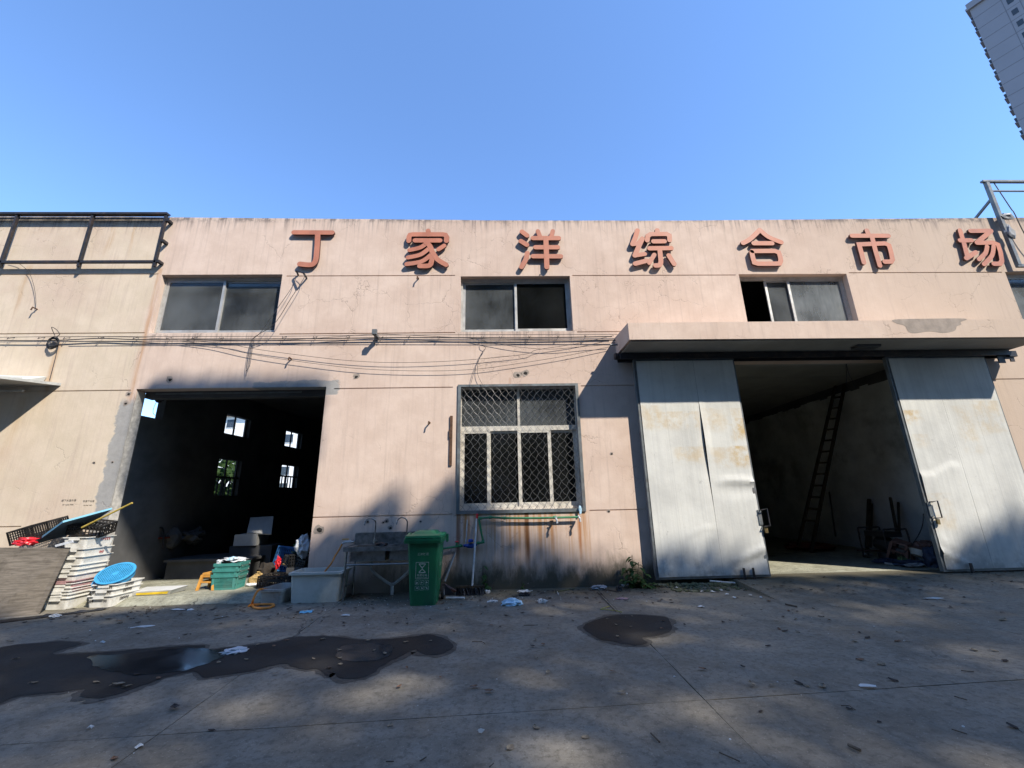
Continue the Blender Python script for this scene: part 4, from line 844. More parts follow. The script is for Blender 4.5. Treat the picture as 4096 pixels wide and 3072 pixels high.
for x in (-1.53, -1.02):
    w = MB(); mt = Matrix.Rotation(R_(90), 3, 'Y'); w.lathe([(.02, -.022), (.085, -.024), (.1, -.015), (.1, .015), (.085, .024), (.02, .022)], (x, 8.06, .10), 20, mt); wo = w.build('wheel', 'rubber', t, smooth=True)
    MB().lathe([(.0, -.03), (.05, -.03), (.05, .03), (0, .03)], (x, 8.06, .10), 12, mt).build('hub', 'dgrey', wo)
# printed marks: thin prints on the front, which leans forward by lv
def fy(z): return 7.59-.015*z/.2 if z < .2 else 7.575-(z-.2)*.03/.78
fxd = Vector((1, 0, 0)); fyd = Vector((0, -.0385, 1)).normalized(); fn = fxd.cross(fyd)
def fpt(x, z): return Vector((x, fy(z), z))+fn*.004
def strip(m, a, b, w):
    a, b = Vector(a), Vector(b); d = (b-a).normalized(); n = d.cross(fn).normalized()*w/2; m.quad(a-n, a+n, b+n, b-n)
xc = -1.305; m = MB()
for a, b in (((-.105, .41), (.105, .41)), ((.105, .41), (.105, .665)), ((.105, .665), (-.105, .665)), ((-.105, .665), (-.105, .41))): strip(m, fpt(xc+a[0], a[1]), fpt(xc+b[0], b[1]), .007)
for a, b in (((-.055, .64), (.055, .64)), ((-.055, .64), (-.03, .61)), ((.055, .64), (.03, .61)), ((-.03, .61), (.0, .58)), ((.03, .61), (-.0, .58)), ((0, .585), (0, .555)), ((0, .56), (-.055, .51)), ((0, .56), (.055, .51)), ((-.055, .505), (.055, .505))): strip(m, fpt(xc+a[0], a[1]), fpt(xc+b[0], b[1]), .013)
strip(m, fpt(xc-.09, .43), fpt(xc+.09, .43), .005); m.build('printed_symbol', 'print', t)
textmesh('lettering', '易腐垃圾', .042, 'print', t, frame_m(fpt(xc, .462), fxd, fyd)); textmesh('lettering', '三洋社 区', .045, 'print', t, frame_m(fpt(xc+.01, .79), fxd, fyd))
for i in range(3):
    for k in range(2):
        m = MB(); cx_, cz = xc-.08+.08*i, .355-.085*k; s = .03
        for a, b in (((-s, -s), (s, -s)), ((s, -s), (s, s)), ((s, s), (-s, s)), ((-s, s), (-s, -s))): strip(m, fpt(cx_+a[0], cz+a[1]), fpt(cx_+b[0], cz+b[1]), .004)
        for q in range(2): a = rnd.uniform(-.02, .0); strip(m, fpt(cx_+a, cz-.01+.02*q), fpt(cx_+a+.022, cz+rnd.uniform(-.015, .015)), .012)
        m.build('printed_pictogram', 'print', t)
sd = lambda y, z: Vector((-1.065+(z-.2)*.04/.78+.004, y, z))
for y, z, s, tx in ((7.83, .60, .05, '垃圾分类'), (7.8, .36, .035, '请投放'), (7.83, .30, .03, '到位'), (7.75, .17, .03, '0571')): textmesh('lettering', tx, s, 'print', t, frame_m(sd(y, z), (0, 1, 0), (.05, 0, 1)))
m = MB(); 
for i in range(14): 
    a0, a1 = i/16*2*math.pi, (i+1)/16*2*math.pi; pa, pb = sd(7.83+.05*math.cos(a0), .74+.05*math.sin(a0)), sd(7.83+.05*math.cos(a1), .74+.05*math.sin(a1)); pc, pd = sd(7.83+.04*math.cos(a1), .74+.04*math.sin(a1)), sd(7.83+.04*math.cos(a0), .74+.04*math.sin(a0)); m.quad(pa, pb, pc, pd)
m.build('printed_ring', 'print', t)

# ================================================================== TUBS, CRATES AND STACKS
def open_tub(name, w, d, h, tp, mat, label, cat, lip=.03, th=.012, group=None, feet=False):
    t = thing(name, label, cat, group=group); o = rring(-w/2+tp, w/2-tp, -d/2+tp, d/2-tp, 0, .04); q = rring(-w/2, w/2, -d/2, d/2, h, .05)
    i0 = rring(-w/2+th, w/2-th, -d/2+th, d/2-th, h-.002, .045); i1 = rring(-w/2+tp+th, w/2-tp-th, -d/2+tp+th, d/2-tp-th, th, .035)
    m = MB(); loft(m, [o, q, i0, i1]); m.build('body', mat, t, smooth=True)
    m = MB(); loft(m, [rring(-w/2-lip, w/2+lip, -d/2-lip, d/2+lip, h-.035, .06), rring(-w/2-lip, w/2+lip, -d/2-lip, d/2+lip, h+.002, .06), rring(-w/2+th*.8, w/2-th*.8, -d/2+th*.8, d/2-th*.8, h+.004, .045), rring(-w/2+th*.8, w/2-th*.8, -d/2+th*.8, d/2-th*.8, h-.035, .045), rring(-w/2-lip, w/2+lip, -d/2-lip, d/2+lip, h-.035, .06)], cap=False); m.build('rim', mat, t, smooth=True)
    return t
tub = open_tub('storage_tub', .86, .52, .49, .035, 'tub', 'big milky white plastic tub on the ground left of the sink', 'tub', .035); tub.location = (-3.235, 8.27, 0)
gt = open_tub('storage_tub', .44, .6, .23, .03, 'gplas', 'low dirty grey crate holding orange hose beside the white tub', 'crate', .018); gt.location = (-3.93, 8.33, 0); gt.rotation_euler = (0, 0, R_(-12))
for x in (-.1, .1): MB().box(x-.012, x+.012, -.325, -.30, .10, .20).build('latch', 'gplas', gt)
MB().box(-.12, .12, -.33, -.305, .175, .235).build('latch', 'gplas', gt)
q = [W(*vg(1350, 928), Y=8.2), W(*vg(1280, 915), Y=8.05), W(*vg(1210, 935), Y=7.95), W(*vg(1150, 1020), Y=7.9), W(*vg(1115, 1110), Y=7.88)]+[G(*vg(*c), .02) for c in ((1100, 1190), (1140, 1238), (1250, 1255), (1400, 1240), (1482, 1205), (1460, 1180), (1350, 1180), (1200, 1187), (1090, 1190), (1040, 1212))]
q = [Vector((-3.75, 8.5, .14)), Vector((-3.95, 8.4, .12))]+q
tag(MB().tube(catmull(q, 6), .019, 8).build('water_hose', 'hose', origin=q[7], smooth=True), 'orange hose looped on the ground out of the low grey crate', 'hose')
tag(MB().tube(catmull([(-3.68, 8.62, .30), (-3.75, 8.4, .2), (-3.82, 8.25, .1)], 5), .018, 8).build('water_hose', 'hose', origin=(-3.75, 8.4, .1), smooth=True), 'end of orange hose lying inside the low grey crate', 'hose')

def fish_crate(mat='wplas', w=.42, d=.60, h=.19):
    t = thing('fish_crate', 'x', 'crate'); tp = .034; th = .007
    m = MB(); loft(m, [rring(-w/2+tp, w/2-tp, -d/2+tp, d/2-tp, 0, .03, 2), rring(-w/2+.006, w/2-.006, -d/2+.006, d/2-.006, h-.003, .03, 2), rring(-w/2+.006+th, w/2-.006-th, -d/2+.006+th, d/2-.006-th, h-.003, .025, 2), rring(-w/2+tp+th, w/2-tp-th, -d/2+tp+th, d/2-tp-th, th, .025, 2)]); m.build('body', mat, t)
    m = MB(); lip = .010; R1 = lambda e, z: rring(-w/2-e, w/2+e, -d/2-e, d/2+e, z, .03, 2)
    loft(m, [R1(lip, h-.013), R1(lip, h), R1(-.012, h), R1(-.012, h-.013), R1(lip, h-.013)], cap=False); m.build('rim', mat, t)
    for s in (-1, 1):
        y = s*(d/2-.004); m = MB()
        m.box(-.085, .085, min(y, y+s*.022), max(y, y+s*.015), h-.05, h-.017); m.build('handle', mat, t)
        for x in (): MB().hexa([(x-.018, y-s*.03, .03), (x+.018, y-s*.03, .03), (x+.018, y-s*.024, .03), (x-.018, y-s*.024, .03), (x-.018, y-s*.003, h-.017), (x+.018, y-s*.003, h-.017), (x+.018, y+s*.012, h-.017), (x-.018, y+s*.012, h-.017)]).build('rib', mat, t)
    return t
proto = fish_crate(); used = [False]
def place_crate(x, y, z, rz, label, group, mat=None):
    o = proto if not used[0] else copy_tree(proto); used[0] = True
    o.location = (x, y, z); o.rotation_euler = (R_(rnd.uniform(-.8, .8)), R_(rnd.uniform(-.8, .8)), R_(rz)); o['label'] = label; o['group'] = group
    if mat:
        for c in o.children: c.data = c.data.copy(); c.data.materials[0] = MT[mat]
    return o
base = G(*vc(400, 1440)); cxs, cys = base.x-.21, base.y+.30
tops = [.185, .245, .295, .34, .405, .45, .55, .63, .70, .835, .965, 1.15]
ordn = ['bottom', 'second', 'third', 'fourth', 'fifth', 'sixth, pinkish,', 'seventh', 'eighth', 'ninth', 'tenth', 'eleventh', 'topmost']
stack = []
for i, zt_ in enumerate(tops):
    o = place_crate(cxs+rnd.uniform(-.012, .012)+.005*i, cys+rnd.uniform(-.012, .012)+.004*i, zt_-.19+.005, rnd.uniform(-.8, .8), ordn[i]+' white fish crate'+(' counted up' if 0 < i < 11 else '')+' in the tall nested stack by the left gate', 'white fish crates in the tall stack', 'pplas' if i == 5 else None); stack.append(o)
def on_crate(o, x, y, z, tx, s, mat, side):
    M = frame_m((x, -.306+.02, z) if side == 'front' else (.213, y, z), (1, 0, 0) if side == 'front' else (0, 1, 0), (0, 0, 1))
    c = bpy.data.objects.new('tmp', None); t = textmesh('lettering', tx, s, mat, c, M, bold=.0012); t.parent = o; bpy.data.objects.remove(c); return t
def sidetx(o, y, z, tx, s, mat): 
    c = bpy.data.objects.new('tmp', None); x = .21-.034*(1-z/.19)+.006; t = textmesh('lettering', tx, s, mat, c, frame_m((x, y, z), (0, 1, 0), (.18, 0, 1)), bold=.0015); t.parent = o; bpy.data.objects.remove(c)
def fronttx(o, x, z, tx, s, mat):
    c = bpy.data.objects.new('tmp', None); y = -.30+.034*(1-z/.19)-.006; t = textmesh('lettering', tx, s, mat, c, frame_m((x, y, z), (1, 0, 0), (0, -.18, 1)), bold=.0015); t.parent = o; bpy.data.objects.remove(c)
sidetx(stack[-1], .08, .135, '2 7 0 8 8', .055, 'redink'); sidetx(stack[-2], .06, .10, '968', .06, 'redink')
b = G(*vc(1060, 1410)); lx, ly = b.x-.21, b.y+.30
for i, (zt_, lab) in enumerate(((.19, 'lowest white fish crate of the short stack, numbered 08999'), (.285, 'middle white fish crate of the short stack under the blue sieves'), (.37, 'top white fish crate of the short stack holding the blue sieves'))):
    o = place_crate(lx+.01*i, ly+.01*i, zt_-.19+.004, -1+i, lab, 'white fish crates in the short stack')
    z = .105 if i == 0 else .14
    sidetx(o, -.02, z, '08999', .072, 'ink'); fronttx(o, -.135, z, '089', .062, 'ink'); fronttx(o, .11, z, '99' if i != 1 else '999', .062, 'ink')

# blue round sieves tipped up in the short stack
def sieve(label, c, nrm, r=.30):
    t = thing('round_sieve', label, 'sieve', c, 'blue sieves on the short crate stack'); n = Vector(nrm).normalized(); mt = n.to_track_quat('Z', 'Y').to_matrix()
    C0 = Vector(c); m = MB(); m.lathe([(r*.90, .0), (r*.90, -.09), (r*.96, -.09), (r*1.0, .0), (r*1.05, .0), (r*1.05, .012), (r*.90, .012)], C0, 40, mt); m.build('rim', 'bluep', t, smooth=True)
    m = MB(); stp = .034; wd = .017; k = int(r*.9/stp)
    for i in range(-k, k+1):
        u = i*stp; L = math.sqrt(max(0, (r*.91)**2-u*u))
        for a, b in (((u, -L), (u, L)), ((-L, u), (L, u))): m.bar(C0+mt @ Vector((*a, .003)), C0+mt @ Vector((*b, .003)), wd, .008, up=n)
    m.lathe([(0, .009), (.05, .009), (.05, -.006), (0, -.006)], C0, 14, mt); m.build('perforated_plate', 'bluep', t); return t
C1 = W(*vc(1150, 915), Y=8.30)+Vector((0, 0, .02))
sieve('front blue round sieve tipped towards the viewer on the short crate stack', C1, (.10, -.52, .85), .265)
sieve('rear blue round sieve half hidden behind the front one', C1+Vector((-.07, .04, -.07)), (-.05, -.5, .85), .265)

# weathered board leaning at the left edge
P1 = lambda q, Y: W(*q, Y=Y)
a, b = G(-60, 2476), G(155, 2458); tl, tr = W(-60, 2190, Y=b.y+.16), W(281, 2190, Y=b.y+.22)
t = tag(MB().slab4(a, b, tr, tl, -.022).build('board', 'plank', origin=b), 'large weathered plywood board propped on edge at the far left', 'board')
# blue foam sheet lying across the crates
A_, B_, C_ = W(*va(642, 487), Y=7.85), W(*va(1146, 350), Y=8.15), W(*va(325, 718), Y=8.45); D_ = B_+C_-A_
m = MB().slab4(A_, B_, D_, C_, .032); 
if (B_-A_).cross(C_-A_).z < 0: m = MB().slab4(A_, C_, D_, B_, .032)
fb = m.build('foam_board', 'foam_shaded', origin=A_); fb.data.materials.append(MT['foame'])
for p in fb.data.polygons: p.material_index = 1 if abs(p.normal.z) < .75 else 0  # faces darker than edges: shade of the underside put into the colour
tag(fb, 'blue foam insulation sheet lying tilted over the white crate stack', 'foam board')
a, b = W(*va(1010, 452), Y=8.0), W(*va(1350, 285), Y=8.0)
tag(MB().tube([a+(a-b)*.5, a, b], .017, 8).build('bamboo_pole', 'bamboo', origin=a, smooth=True), 'yellow bamboo pole sticking out past the blue foam sheet', 'pole')
p = W(*va(265, 680), Y=8.2); m = MB().blob(p+Vector((.0, 0, 0)), (.17, .09, .07), 8, .5, 3, 2.4)
tag(m.build('plastic_bag', 'redp', origin=p), 'crumpled red plastic bag squeezed under the blue foam sheet', 'bag')
a = W(*va(560, 715), Y=7.95); tag(MB().slab4(a, W(*va(740, 665), Y=7.9), W(*va(745, 690), Y=7.9), W(*va(565, 735), Y=7.95), .01).build('clear_tray', 'bag', origin=a), 'clear plastic tray edge jutting out of the crate stack', 'tray')

def lattice_crate(w, d, h, mat, label, group=None, nx=12, nz=4, bar=.011, cat='crate', sol=.0, sideh=True):
    t = thing('slatted_crate', label, cat, group=group)
    def side(p0, ux, L, n):
        m = MB(); p0 = Vector(p0); ux = Vector(ux); up = Vector((0, 0, 1)); e = .008
        for z in (0.012, h-.015): m.bar(p0+up*z, p0+ux*L+up*z, .024, .03)
        for k in range(1, nz): z = .02+(h-.04)*k/nz; m.bar(p0+up*z, p0+ux*L+up*z, bar, bar)
        for i in range(n+1): q = p0+ux*(L*i/n); m.bar(q, q+up*h, .022 if i in (0, n) else bar, .02 if i in (0, n) else bar*1.0, up=(1, 0, 0))
        if sol: q = p0+ux*(L*.28)+up*(h*.62); m.bar(q, q+ux*(L*.44), .012, h*sol)
        m.build('side_panel', mat, t)
    side((-w/2, -d/2, 0), (1, 0, 0), w, nx); side((-w/2, d/2, 0), (1, 0, 0), w, nx); ny = max(4, int(nx*d/w)); side((-w/2, -d/2, 0), (0, 1, 0), d, ny); side((w/2, -d/2, 0), (0, 1, 0), d, ny)
    m = MB()
    for i in range(nx+1): x = -w/2+w*i/nx; m.bar((x, -d/2, .006), (x, d/2, .006), bar, .008)
    for i in range(ny+1): y = -d/2+d*i/ny; m.bar((-w/2, y, .007), (w/2, y, .007), bar, .006)
    m.build('base', mat, t); return t
c = lattice_crate(.62, .42, .25, 'blackp', 'black slatted crate tilted against the wall behind the blue foam sheet', 'black slatted crates', 16, 5); c.location = W(*va(470, 560), Y=8.45)-Vector((.05, 0, .12)); c.rotation_euler = (R_(14), R_(-15), R_(4))
c = lattice_crate(.50, .40, .20, 'blackp', 'black slatted crate upended on top of the tall white stack', 'black slatted crates', 9, 3, .014); c.location = (cxs+.06, cys+.02, 1.40); c.rotation_euler = (R_(192), R_(8), R_(12))

# styrofoam lid with yellow tape, lying behind the short stack
a = W(551, 2302, Y=8.62)
q = [G(*vc(1480, 925), .16), G(*vc(1800, 880), .16), G(*vc(1745, 965), .12), G(*vc(1560, 985), .12)]
q = [Vector((v.x, min(v.y, 8.9), v.z)) for v in q]
t = thing('foam_tray', 'white foam lid with yellow tape lying behind the short crate stack', 'foam tray', (-6.3, 8.9, .1))
MB().hexa([(-6.72, 8.52, .102), (-6.08, 8.60, .102), (-6.02, 8.86, .112), (-6.72, 8.86, .112), (-6.74, 8.50, .165), (-6.03, 8.57, .175), (-5.96, 8.88, .20), (-6.72, 8.88, .19)]).build('lid_body', 'foam', t); MB().hexa([(-6.6, 8.495, .115), (-6.10, 8.56, .115), (-6.10, 8.565, .115), (-6.6, 8.50, .115), (-6.6, 8.49, .15), (-6.08, 8.55, .155), (-6.08, 8.556, .155), (-6.6, 8.497, .15)]).build('tape', 'yellow', t)

# teal crates with wire handles
def teal(label):
    w, d, h = .47, .37, .27; t = thing('vegetable_crate', label, 'crate', group='teal crates stacked in the left gateway'); tp = .02
    def wall(o, ux, L, nrm):
        m = MB(); o = Vector(o); ux = Vector(ux); nrm = Vector(nrm); up = Vector((0, 0, 1))-nrm*(-tp/h)
        P = lambda u, z: o+ux*u+Vector((0, 0, z))+nrm*(tp*z/h)
        def bar(u0, z0, u1, z1, wd, th): m.bar(P(u0, z0), P(u1, z1), wd, th, up=nrm)
        bar(0, .02, L, .02, .008, .04) if False else None
        def panel(u0, u1, z0, z1): 
            a, b, c, e = P(u0, z0), P(u1, z0), P(u1, z1), P(u0, z1); m.slab4(a, b, c, e, .008)
        panel(0, L, 0, .03); panel(0, L, .21, h); panel(0, .055, .03, .21); panel(L-.055, L, .03, .21)
        n = int((L-.11)/.0185); 
        for i in range(n+1):
            u = .055+(L-.11)*i/n; panel(u-.0045, u+.0045, .03, .21 if (.2 < i/n < .8) or i % 1 == 0 else .21)
        for z in (.085, .14): panel(.055, L-.055, z-.006, z+.006)
        panel(.055+(L-.11)*.25, .055+(L-.11)*.75, .155, .21)
        m.build('side_panel', 'teal', t)
    wall((-w/2+tp, -d/2+tp, 0), (1, 0, 0), w-2*tp, (0, -1, 0)); wall((w/2-tp, -d/2+tp, 0), (0, 1, 0), d-2*tp, (1, 0, 0)); wall((w/2-tp, d/2-tp, 0), (-1, 0, 0), w-2*tp, (0, 1, 0)); wall((-w/2+tp, d/2-tp, 0), (0, -1, 0), d-2*tp, (-1, 0, 0))
    m = MB(); R1 = lambda e, z: rring(-w/2-e, w/2+e, -d/2-e, d/2+e, z, .02, 2); loft(m, [R1(.014, h-.05), R1(.018, h), R1(-.012, h), R1(-.012, h-.05), R1(.014, h-.05)], cap=False); m.build('rim', 'teal', t)
    MB().box(-w/2+.03, w/2-.03, -d/2+.03, d/2-.03, .004, .012).build('base', 'teal', t)
    for s in (-1, 1): MB().tube([(s*(w/2+.01), -d/2+.03, h-.03), (s*(w/2+.03), -d/2+.04, h-.055), (s*(w/2+.03), d/2-.04, h-.055), (s*(w/2+.01), d/2-.03, h-.03)], .006, 6).build('wire_handle', 'steel', t)
    return t
tb = G(*vg(305, 950), .1); tc = G(*vg(750, 930), .1); tx, ty = (tb.x+tc.x)/2+.01, tc.y+.2
pr = teal('bottom teal slatted crate of the stack in the left gateway'); pr.location = (tx, ty, .102); pr.rotation_euler = (0, 0, R_(2))
for i, lab in ((1, 'middle teal slatted crate of the stack in the left gateway'), (2, 'top teal slatted crate of the stack, heaped with plastic film')):
    o = copy_tree(pr); o['label'] = lab; o.location = (tx+.006*i, ty+.004*i, .102+.098*i); o.rotation_euler = (0, 0, R_(2+i))
p = Vector((tx+.06, ty, .56)); t = thing('plastic_film', 'crumpled white and light blue plastic film heaped on the teal crates', 'plastic film', p)
MB().blob(p+Vector((.0, -.02, .06)), (.22, .13, .045), 11, .55, 3, 2.6).build('white_sheet', 'wbag', t); MB().blob(p+Vector((.0, -.08, .075)), (.10, .06, .035), 21, .6, 3, 2.6).build('blue_sheet', 'bbag', t); MB().blob(p+Vector((-.12, -.05, .03)), (.12, .1, .05), 4, .5, 2).build('dark_sheet', 'tar', t); MB().blob(p+Vector((-.22, -.14, .03)), (.035, .03, .045), 7, .4, 2).build('clear_cup', 'bag', t)
# orange plastic stool
def stool(mat, label, h=.30, w=.26, legw=.05):
    t = thing('stool', label, 'stool'); m = MB(); loft(m, [rring(-w/2, w/2, -w/2, w/2, h-.03, .03), rring(-w/2+.005, w/2-.005, -w/2+.005, w/2-.005, h, .03)]); m.build('seat', mat, t, smooth=True)
    for sx in (-1, 1):
        for sy in (-1, 1):
            a, b = (sx*(w/2+.02), sy*(w/2+.02)), (sx*(w/2-.02), sy*(w/2-.02)); l = legw/2
            MB().hexa([(a[0]-l*.8, a[1]-l*.8, 0), (a[0]+l*.8, a[1]-l*.8, 0), (a[0]+l*.8, a[1]+l*.8, 0), (a[0]-l*.8, a[1]+l*.8, 0), (b[0]-l, b[1]-l, h-.03), (b[0]+l, b[1]-l, h-.03), (b[0]+l, b[1]+l, h-.03), (b[0]-l, b[1]+l, h-.03)]).build('leg', mat, t)
    for s in (-1, 1):
        MB().box(-w/2+.02, w/2-.02, s*(w/2)-.008, s*(w/2)+.008, h*.42, h*.52).build('stretcher', mat, t); MB().box(s*(w/2)-.008, s*(w/2)+.008, -w/2+.02, w/2-.02, h*.42, h*.52).build('stretcher', mat, t)
        MB().box(-w/2+.02, w/2-.02, s*(w/2-.01)-.006, s*(w/2-.01)+.006, h-.075, h-.03).build('apron', mat, t)
    return t
o = stool('orange', 'orange plastic stool half hidden behind the teal crates', .30, .27); f = G(*vg(100, 945), .1); o.location = (f.x+.17, f.y+.17, .102); o.rotation_euler = (0, 0, R_(-4))
o = stool('brown', 'brown plastic stool tipped over on the heap in the right gateway', .40, .30, .06); o.location = (9.05, 9.95, .18); o.rotation_euler = (R_(18), R_(-8), R_(28))

# earth and roots between the crates
e = G(*vg(1130, 860), .1); ex, ey = e.x, e.y+.1
tag(MB().blob((ex, ey+.33, .22), (.19, .16, .24), 3, .35, 3, 3).build('earth_heap', 'soil', origin=(ex, ey+.3, .1)), 'heap of dark earth between the teal and black crates', 'earth heap')
m = MB()
for i in range(150):
    a = rnd.random()*6.28; rr = .17*math.sqrt(rnd.random()); z = .13+.24*(1-rr/.19)*rnd.random()+.02
    m.blob((ex+rr*math.cos(a), ey+.02+rr*math.sin(a)*.8, z), (.018+.02*rnd.random(), .015, .014), i, .5, 1)
o = m.build('root_pile', 'root', origin=(ex, ey, .1), kind='stuff')
m = MB().blob((ex, ey, .19), (.16, .13, .12), 9, .2, 2); tag(m.build('root_sack', 'root', origin=(ex, ey, .1)), 'bulging open sack of pale ginger roots between the crates', 'sack')
tag(MB().blob((ex+.02, ey-.1, .13), (.19, .07, .035), 14, .35, 2).build('plastic_bag', 'bag', origin=(ex, ey-.1, .1)), 'clear plastic bag flattened at the foot of the ginger roots', 'bag')
# dark crates of vegetables at the right jamb
fr_ = G(*vg(1210, 900), .1)
c = lattice_crate(.62, .42, .22, 'blackp', 'front black slatted crate of scraps behind the grey crate', 'black slatted crates', 13, 4, .013, sol=.25); c.location = (fr_.x+.31, fr_.y+.16, .102); c.rotation_euler = (0, 0, R_(-3))
c2 = lattice_crate(.50, .36, .20, 'blackp', 'tilted black slatted crate with a red bag and roots in it', 'black slatted crates', 10, 4, .014); c2.location = (fr_.x+.48, fr_.y+.48, .38); c2.rotation_euler = (R_(-8), R_(14), R_(-14))
c3 = lattice_crate(.46, .36, .26, 'blackp', 'black slatted crate of wilted leaves nearest the gate jamb', 'black slatted crates', 10, 4, .015); c3.location = (-4.05, 9.42, .42); c3.rotation_euler = (0, R_(-3), R_(6))
MB_ = MB().box(-4.30, -3.84, 9.2, 9.62, .102, .418); tag(MB_.build('crate', 'dark', origin=(-4.05, 9.4, .1)), 'dark solid crate under the crate of wilted leaves', 'crate')
m = MB()
for i in range(70): m.blob((fr_.x+.31+rnd.uniform(-.27, .27), fr_.y+.16+rnd.uniform(-.17, .17), .23+.09*rnd.random()), (.03, .022, .018), i, .6, 1)
m.build('vegetable_scraps', 'soil', kind='stuff')
m = MB()
for i in range(60): m.blob((fr_.x+.42+rnd.uniform(-.2, .2), fr_.y+.46+rnd.uniform(-.13, .13), .43+.12*rnd.random()), (.022, .018, .016), i, .6, 1)
m.build('vegetable_scraps', 'root', kind='stuff')
p = W(*vg(1560, 440), Y=fr_.y+.45); tag(MB().blob(p, (.055, .05, .11), 6, .45, 3, 2.5).build('plastic_bag', 'redp', origin=p), 'knotted red plastic bag standing in the tilted black crate', 'bag')
m = MB()
for i in range(26): m.blob((-4.05+rnd.uniform(-.2, .2), 9.42+rnd.uniform(-.15, .15), .66+.07*rnd.random()), (.06, .04, .012), i, .6, 1)
m.build('wilted_leaves', 'veg', kind='stuff')
c4 = lattice_crate(.74, .34, .50, 'dblue', 'big blue slatted crate standing on edge behind the black crates', 'blue crate', 18, 5, .012); del c4['group']
c4.location = (-4.55, 9.98, .22); c4.rotation_euler = (R_(-12), R_(7), R_(0)); MB().box(-4.9, -4.15, 9.8, 10.2, .102, .21).build('crate', 'dark', origin=(-4.5, 10, .1)); tag(bpy.context.scene.objects['crate.001'], 'low dark crate under the big blue slatted crate', 'crate')
p = W(*vg(2005, 160), Y=9.25); tag(MB().blob(p, (.15, .12, .22), 31, .35, 3, 2.2).build('plastic_bag', 'wbag', origin=p), 'crumpled white plastic bag stuffed behind the right jamb of the left gate', 'bag')
MB().blob((-4.1, 9.75, .8), (.35, .2, .09), 5, .4, 2).build('leaf_heap', 'veg', kind='stuff')

# ---------------------------------------------------------------- inside the left hall
t = thing('foam_box', 'white foam fish box standing in the dark left hall', 'foam box', (-4.9, 10.9, .75))
def vq(x, y, Y): return W(*vk(x, y), Y=Y)
a, b, c, d = vq(1060, 1405, 10.8), vq(1265, 1400, 10.8), vq(1290, 1297, 10.8), vq(1085, 1302, 10.8)
zb, ztp, xl, xr = (a.z+b.z)/2, (c.z+d.z)/2, (a.x+d.x)/2, (b.x+c.x)/2
MB().box(xl, xr, 10.8, 11.35, zb, ztp).build('box_body', 'foam', t, bevel=.015)
a2, b2 = vq(1385, 1167, 11.0), vq(1345, 1300, 11.0); c2_ = vq(1180, 1175, 11.0)
MB().slab4((xl+.28, 10.82, ztp+.005), (xr+.32, 10.82, ztp-.03), (a2.x-.02, 11.25, a2.z+.04), (c2_.x-.03, 11.25, c2_.z+.03), .035).build('lid', 'foam', t)
o = MB().box(xl-.1, xr+.35, 10.85, 11.5, .102, zb-.004).build('crate', 'dark', origin=(xl, 11, .1)); tag(o, 'dark crate under the white foam fish box', 'crate')
def cbox(q0, q1, Y, d, mat, lab, cat='box', nm='box'):
    a, b = vq(*q0, Y), vq(*q1, Y); o = MB().box(min(a.x, b.x), max(a.x, b.x), Y, Y+d, min(a.z, b.z), max(a.z, b.z)).build(nm, mat, origin=((a.x+b.x)/2, Y, min(a.z, b.z)), bevel=.012); return tag(o, lab, cat)
def lump(q, Y, r, mat, seed, lab, cat, nm, amp=.3, floor=True):
    p = vq(*q, Y); tag(MB().blob(p, r, seed, amp, 3, 2.1).build(nm, mat, origin=(p.x, p.y, p.z-r[2])), lab, cat); return p
tag(MB().box(-7.55, -5.6, 10.3, 11.5, .45, .5).box(-7.5, -5.65, 10.35, 11.45, .102, .45).build('low_table', 'dark', origin=(-6.6, 10.8, .1)), 'long dark low counter under the sacks in the left hall', 'counter')
lump((515, 1330), 10.7, (.22, .18, .26), 'gsack', 3, 'tall pale woven sack beside the old chair in the left hall', 'sack', 'sack', .18)
lump((690, 1320), 11.0, (.26, .2, .13), 'gsack', 12, 'heap of grey white bags right of the woven sack', 'sack', 'sack', .45)
lump((760, 1310), 11.2, (.12, .12, .2), 'gsack', 19, 'upright white bag at the right end of the sacks', 'bag', 'plastic_bag', .35)
lump((330, 1225), 11.0, (.55, .25, .2), 'gsack', 27, 'low grey heap of cloth on the boxes in the left hall', 'cloth heap', 'cloth_heap', .4)
cbox((135, 1365), (275, 1265), 10.4, .4, 'brown', 'rusty brown box behind the old tubular chair')
cbox((10, 1470), (170, 1365), 9.9, .5, 'dark', 'dark chest at the left jamb inside the left hall', 'chest', 'chest')
cbox((60, 1365), (130, 1300), 10.3, .4, 'gbag', 'small grey carton on the dark chest', 'carton', 'carton')
cbox((180, 1480), (420, 1370), 10.6, .5, 'cbag', 'dark blue chest under the tubular chair', 'chest', 'chest')
a = vq(250, 1440, 10.3); t = thing('tube_chair', 'old black tubular chair frame in the left hall', 'chair', (a.x+.2, 10.4, .1))
for Y in (10.3, 10.7): MB().tube(catmull([vq(255, 1440, Y), vq(262, 1330, Y), vq(275, 1262, Y), vq(300, 1245, Y), vq(400, 1240, Y), vq(445, 1250, Y), vq(452, 1320, Y), vq(440, 1445, Y)], 4), .018, 6).build('frame', 'black', t)
MB().box(vq(270, 1330, 10.3).x, vq(440, 1330, 10.3).x, 10.3, 10.7, vq(270, 1345, 10.3).z, vq(270, 1330, 10.3).z).build('seat', 'darkred', t)
t0 = None
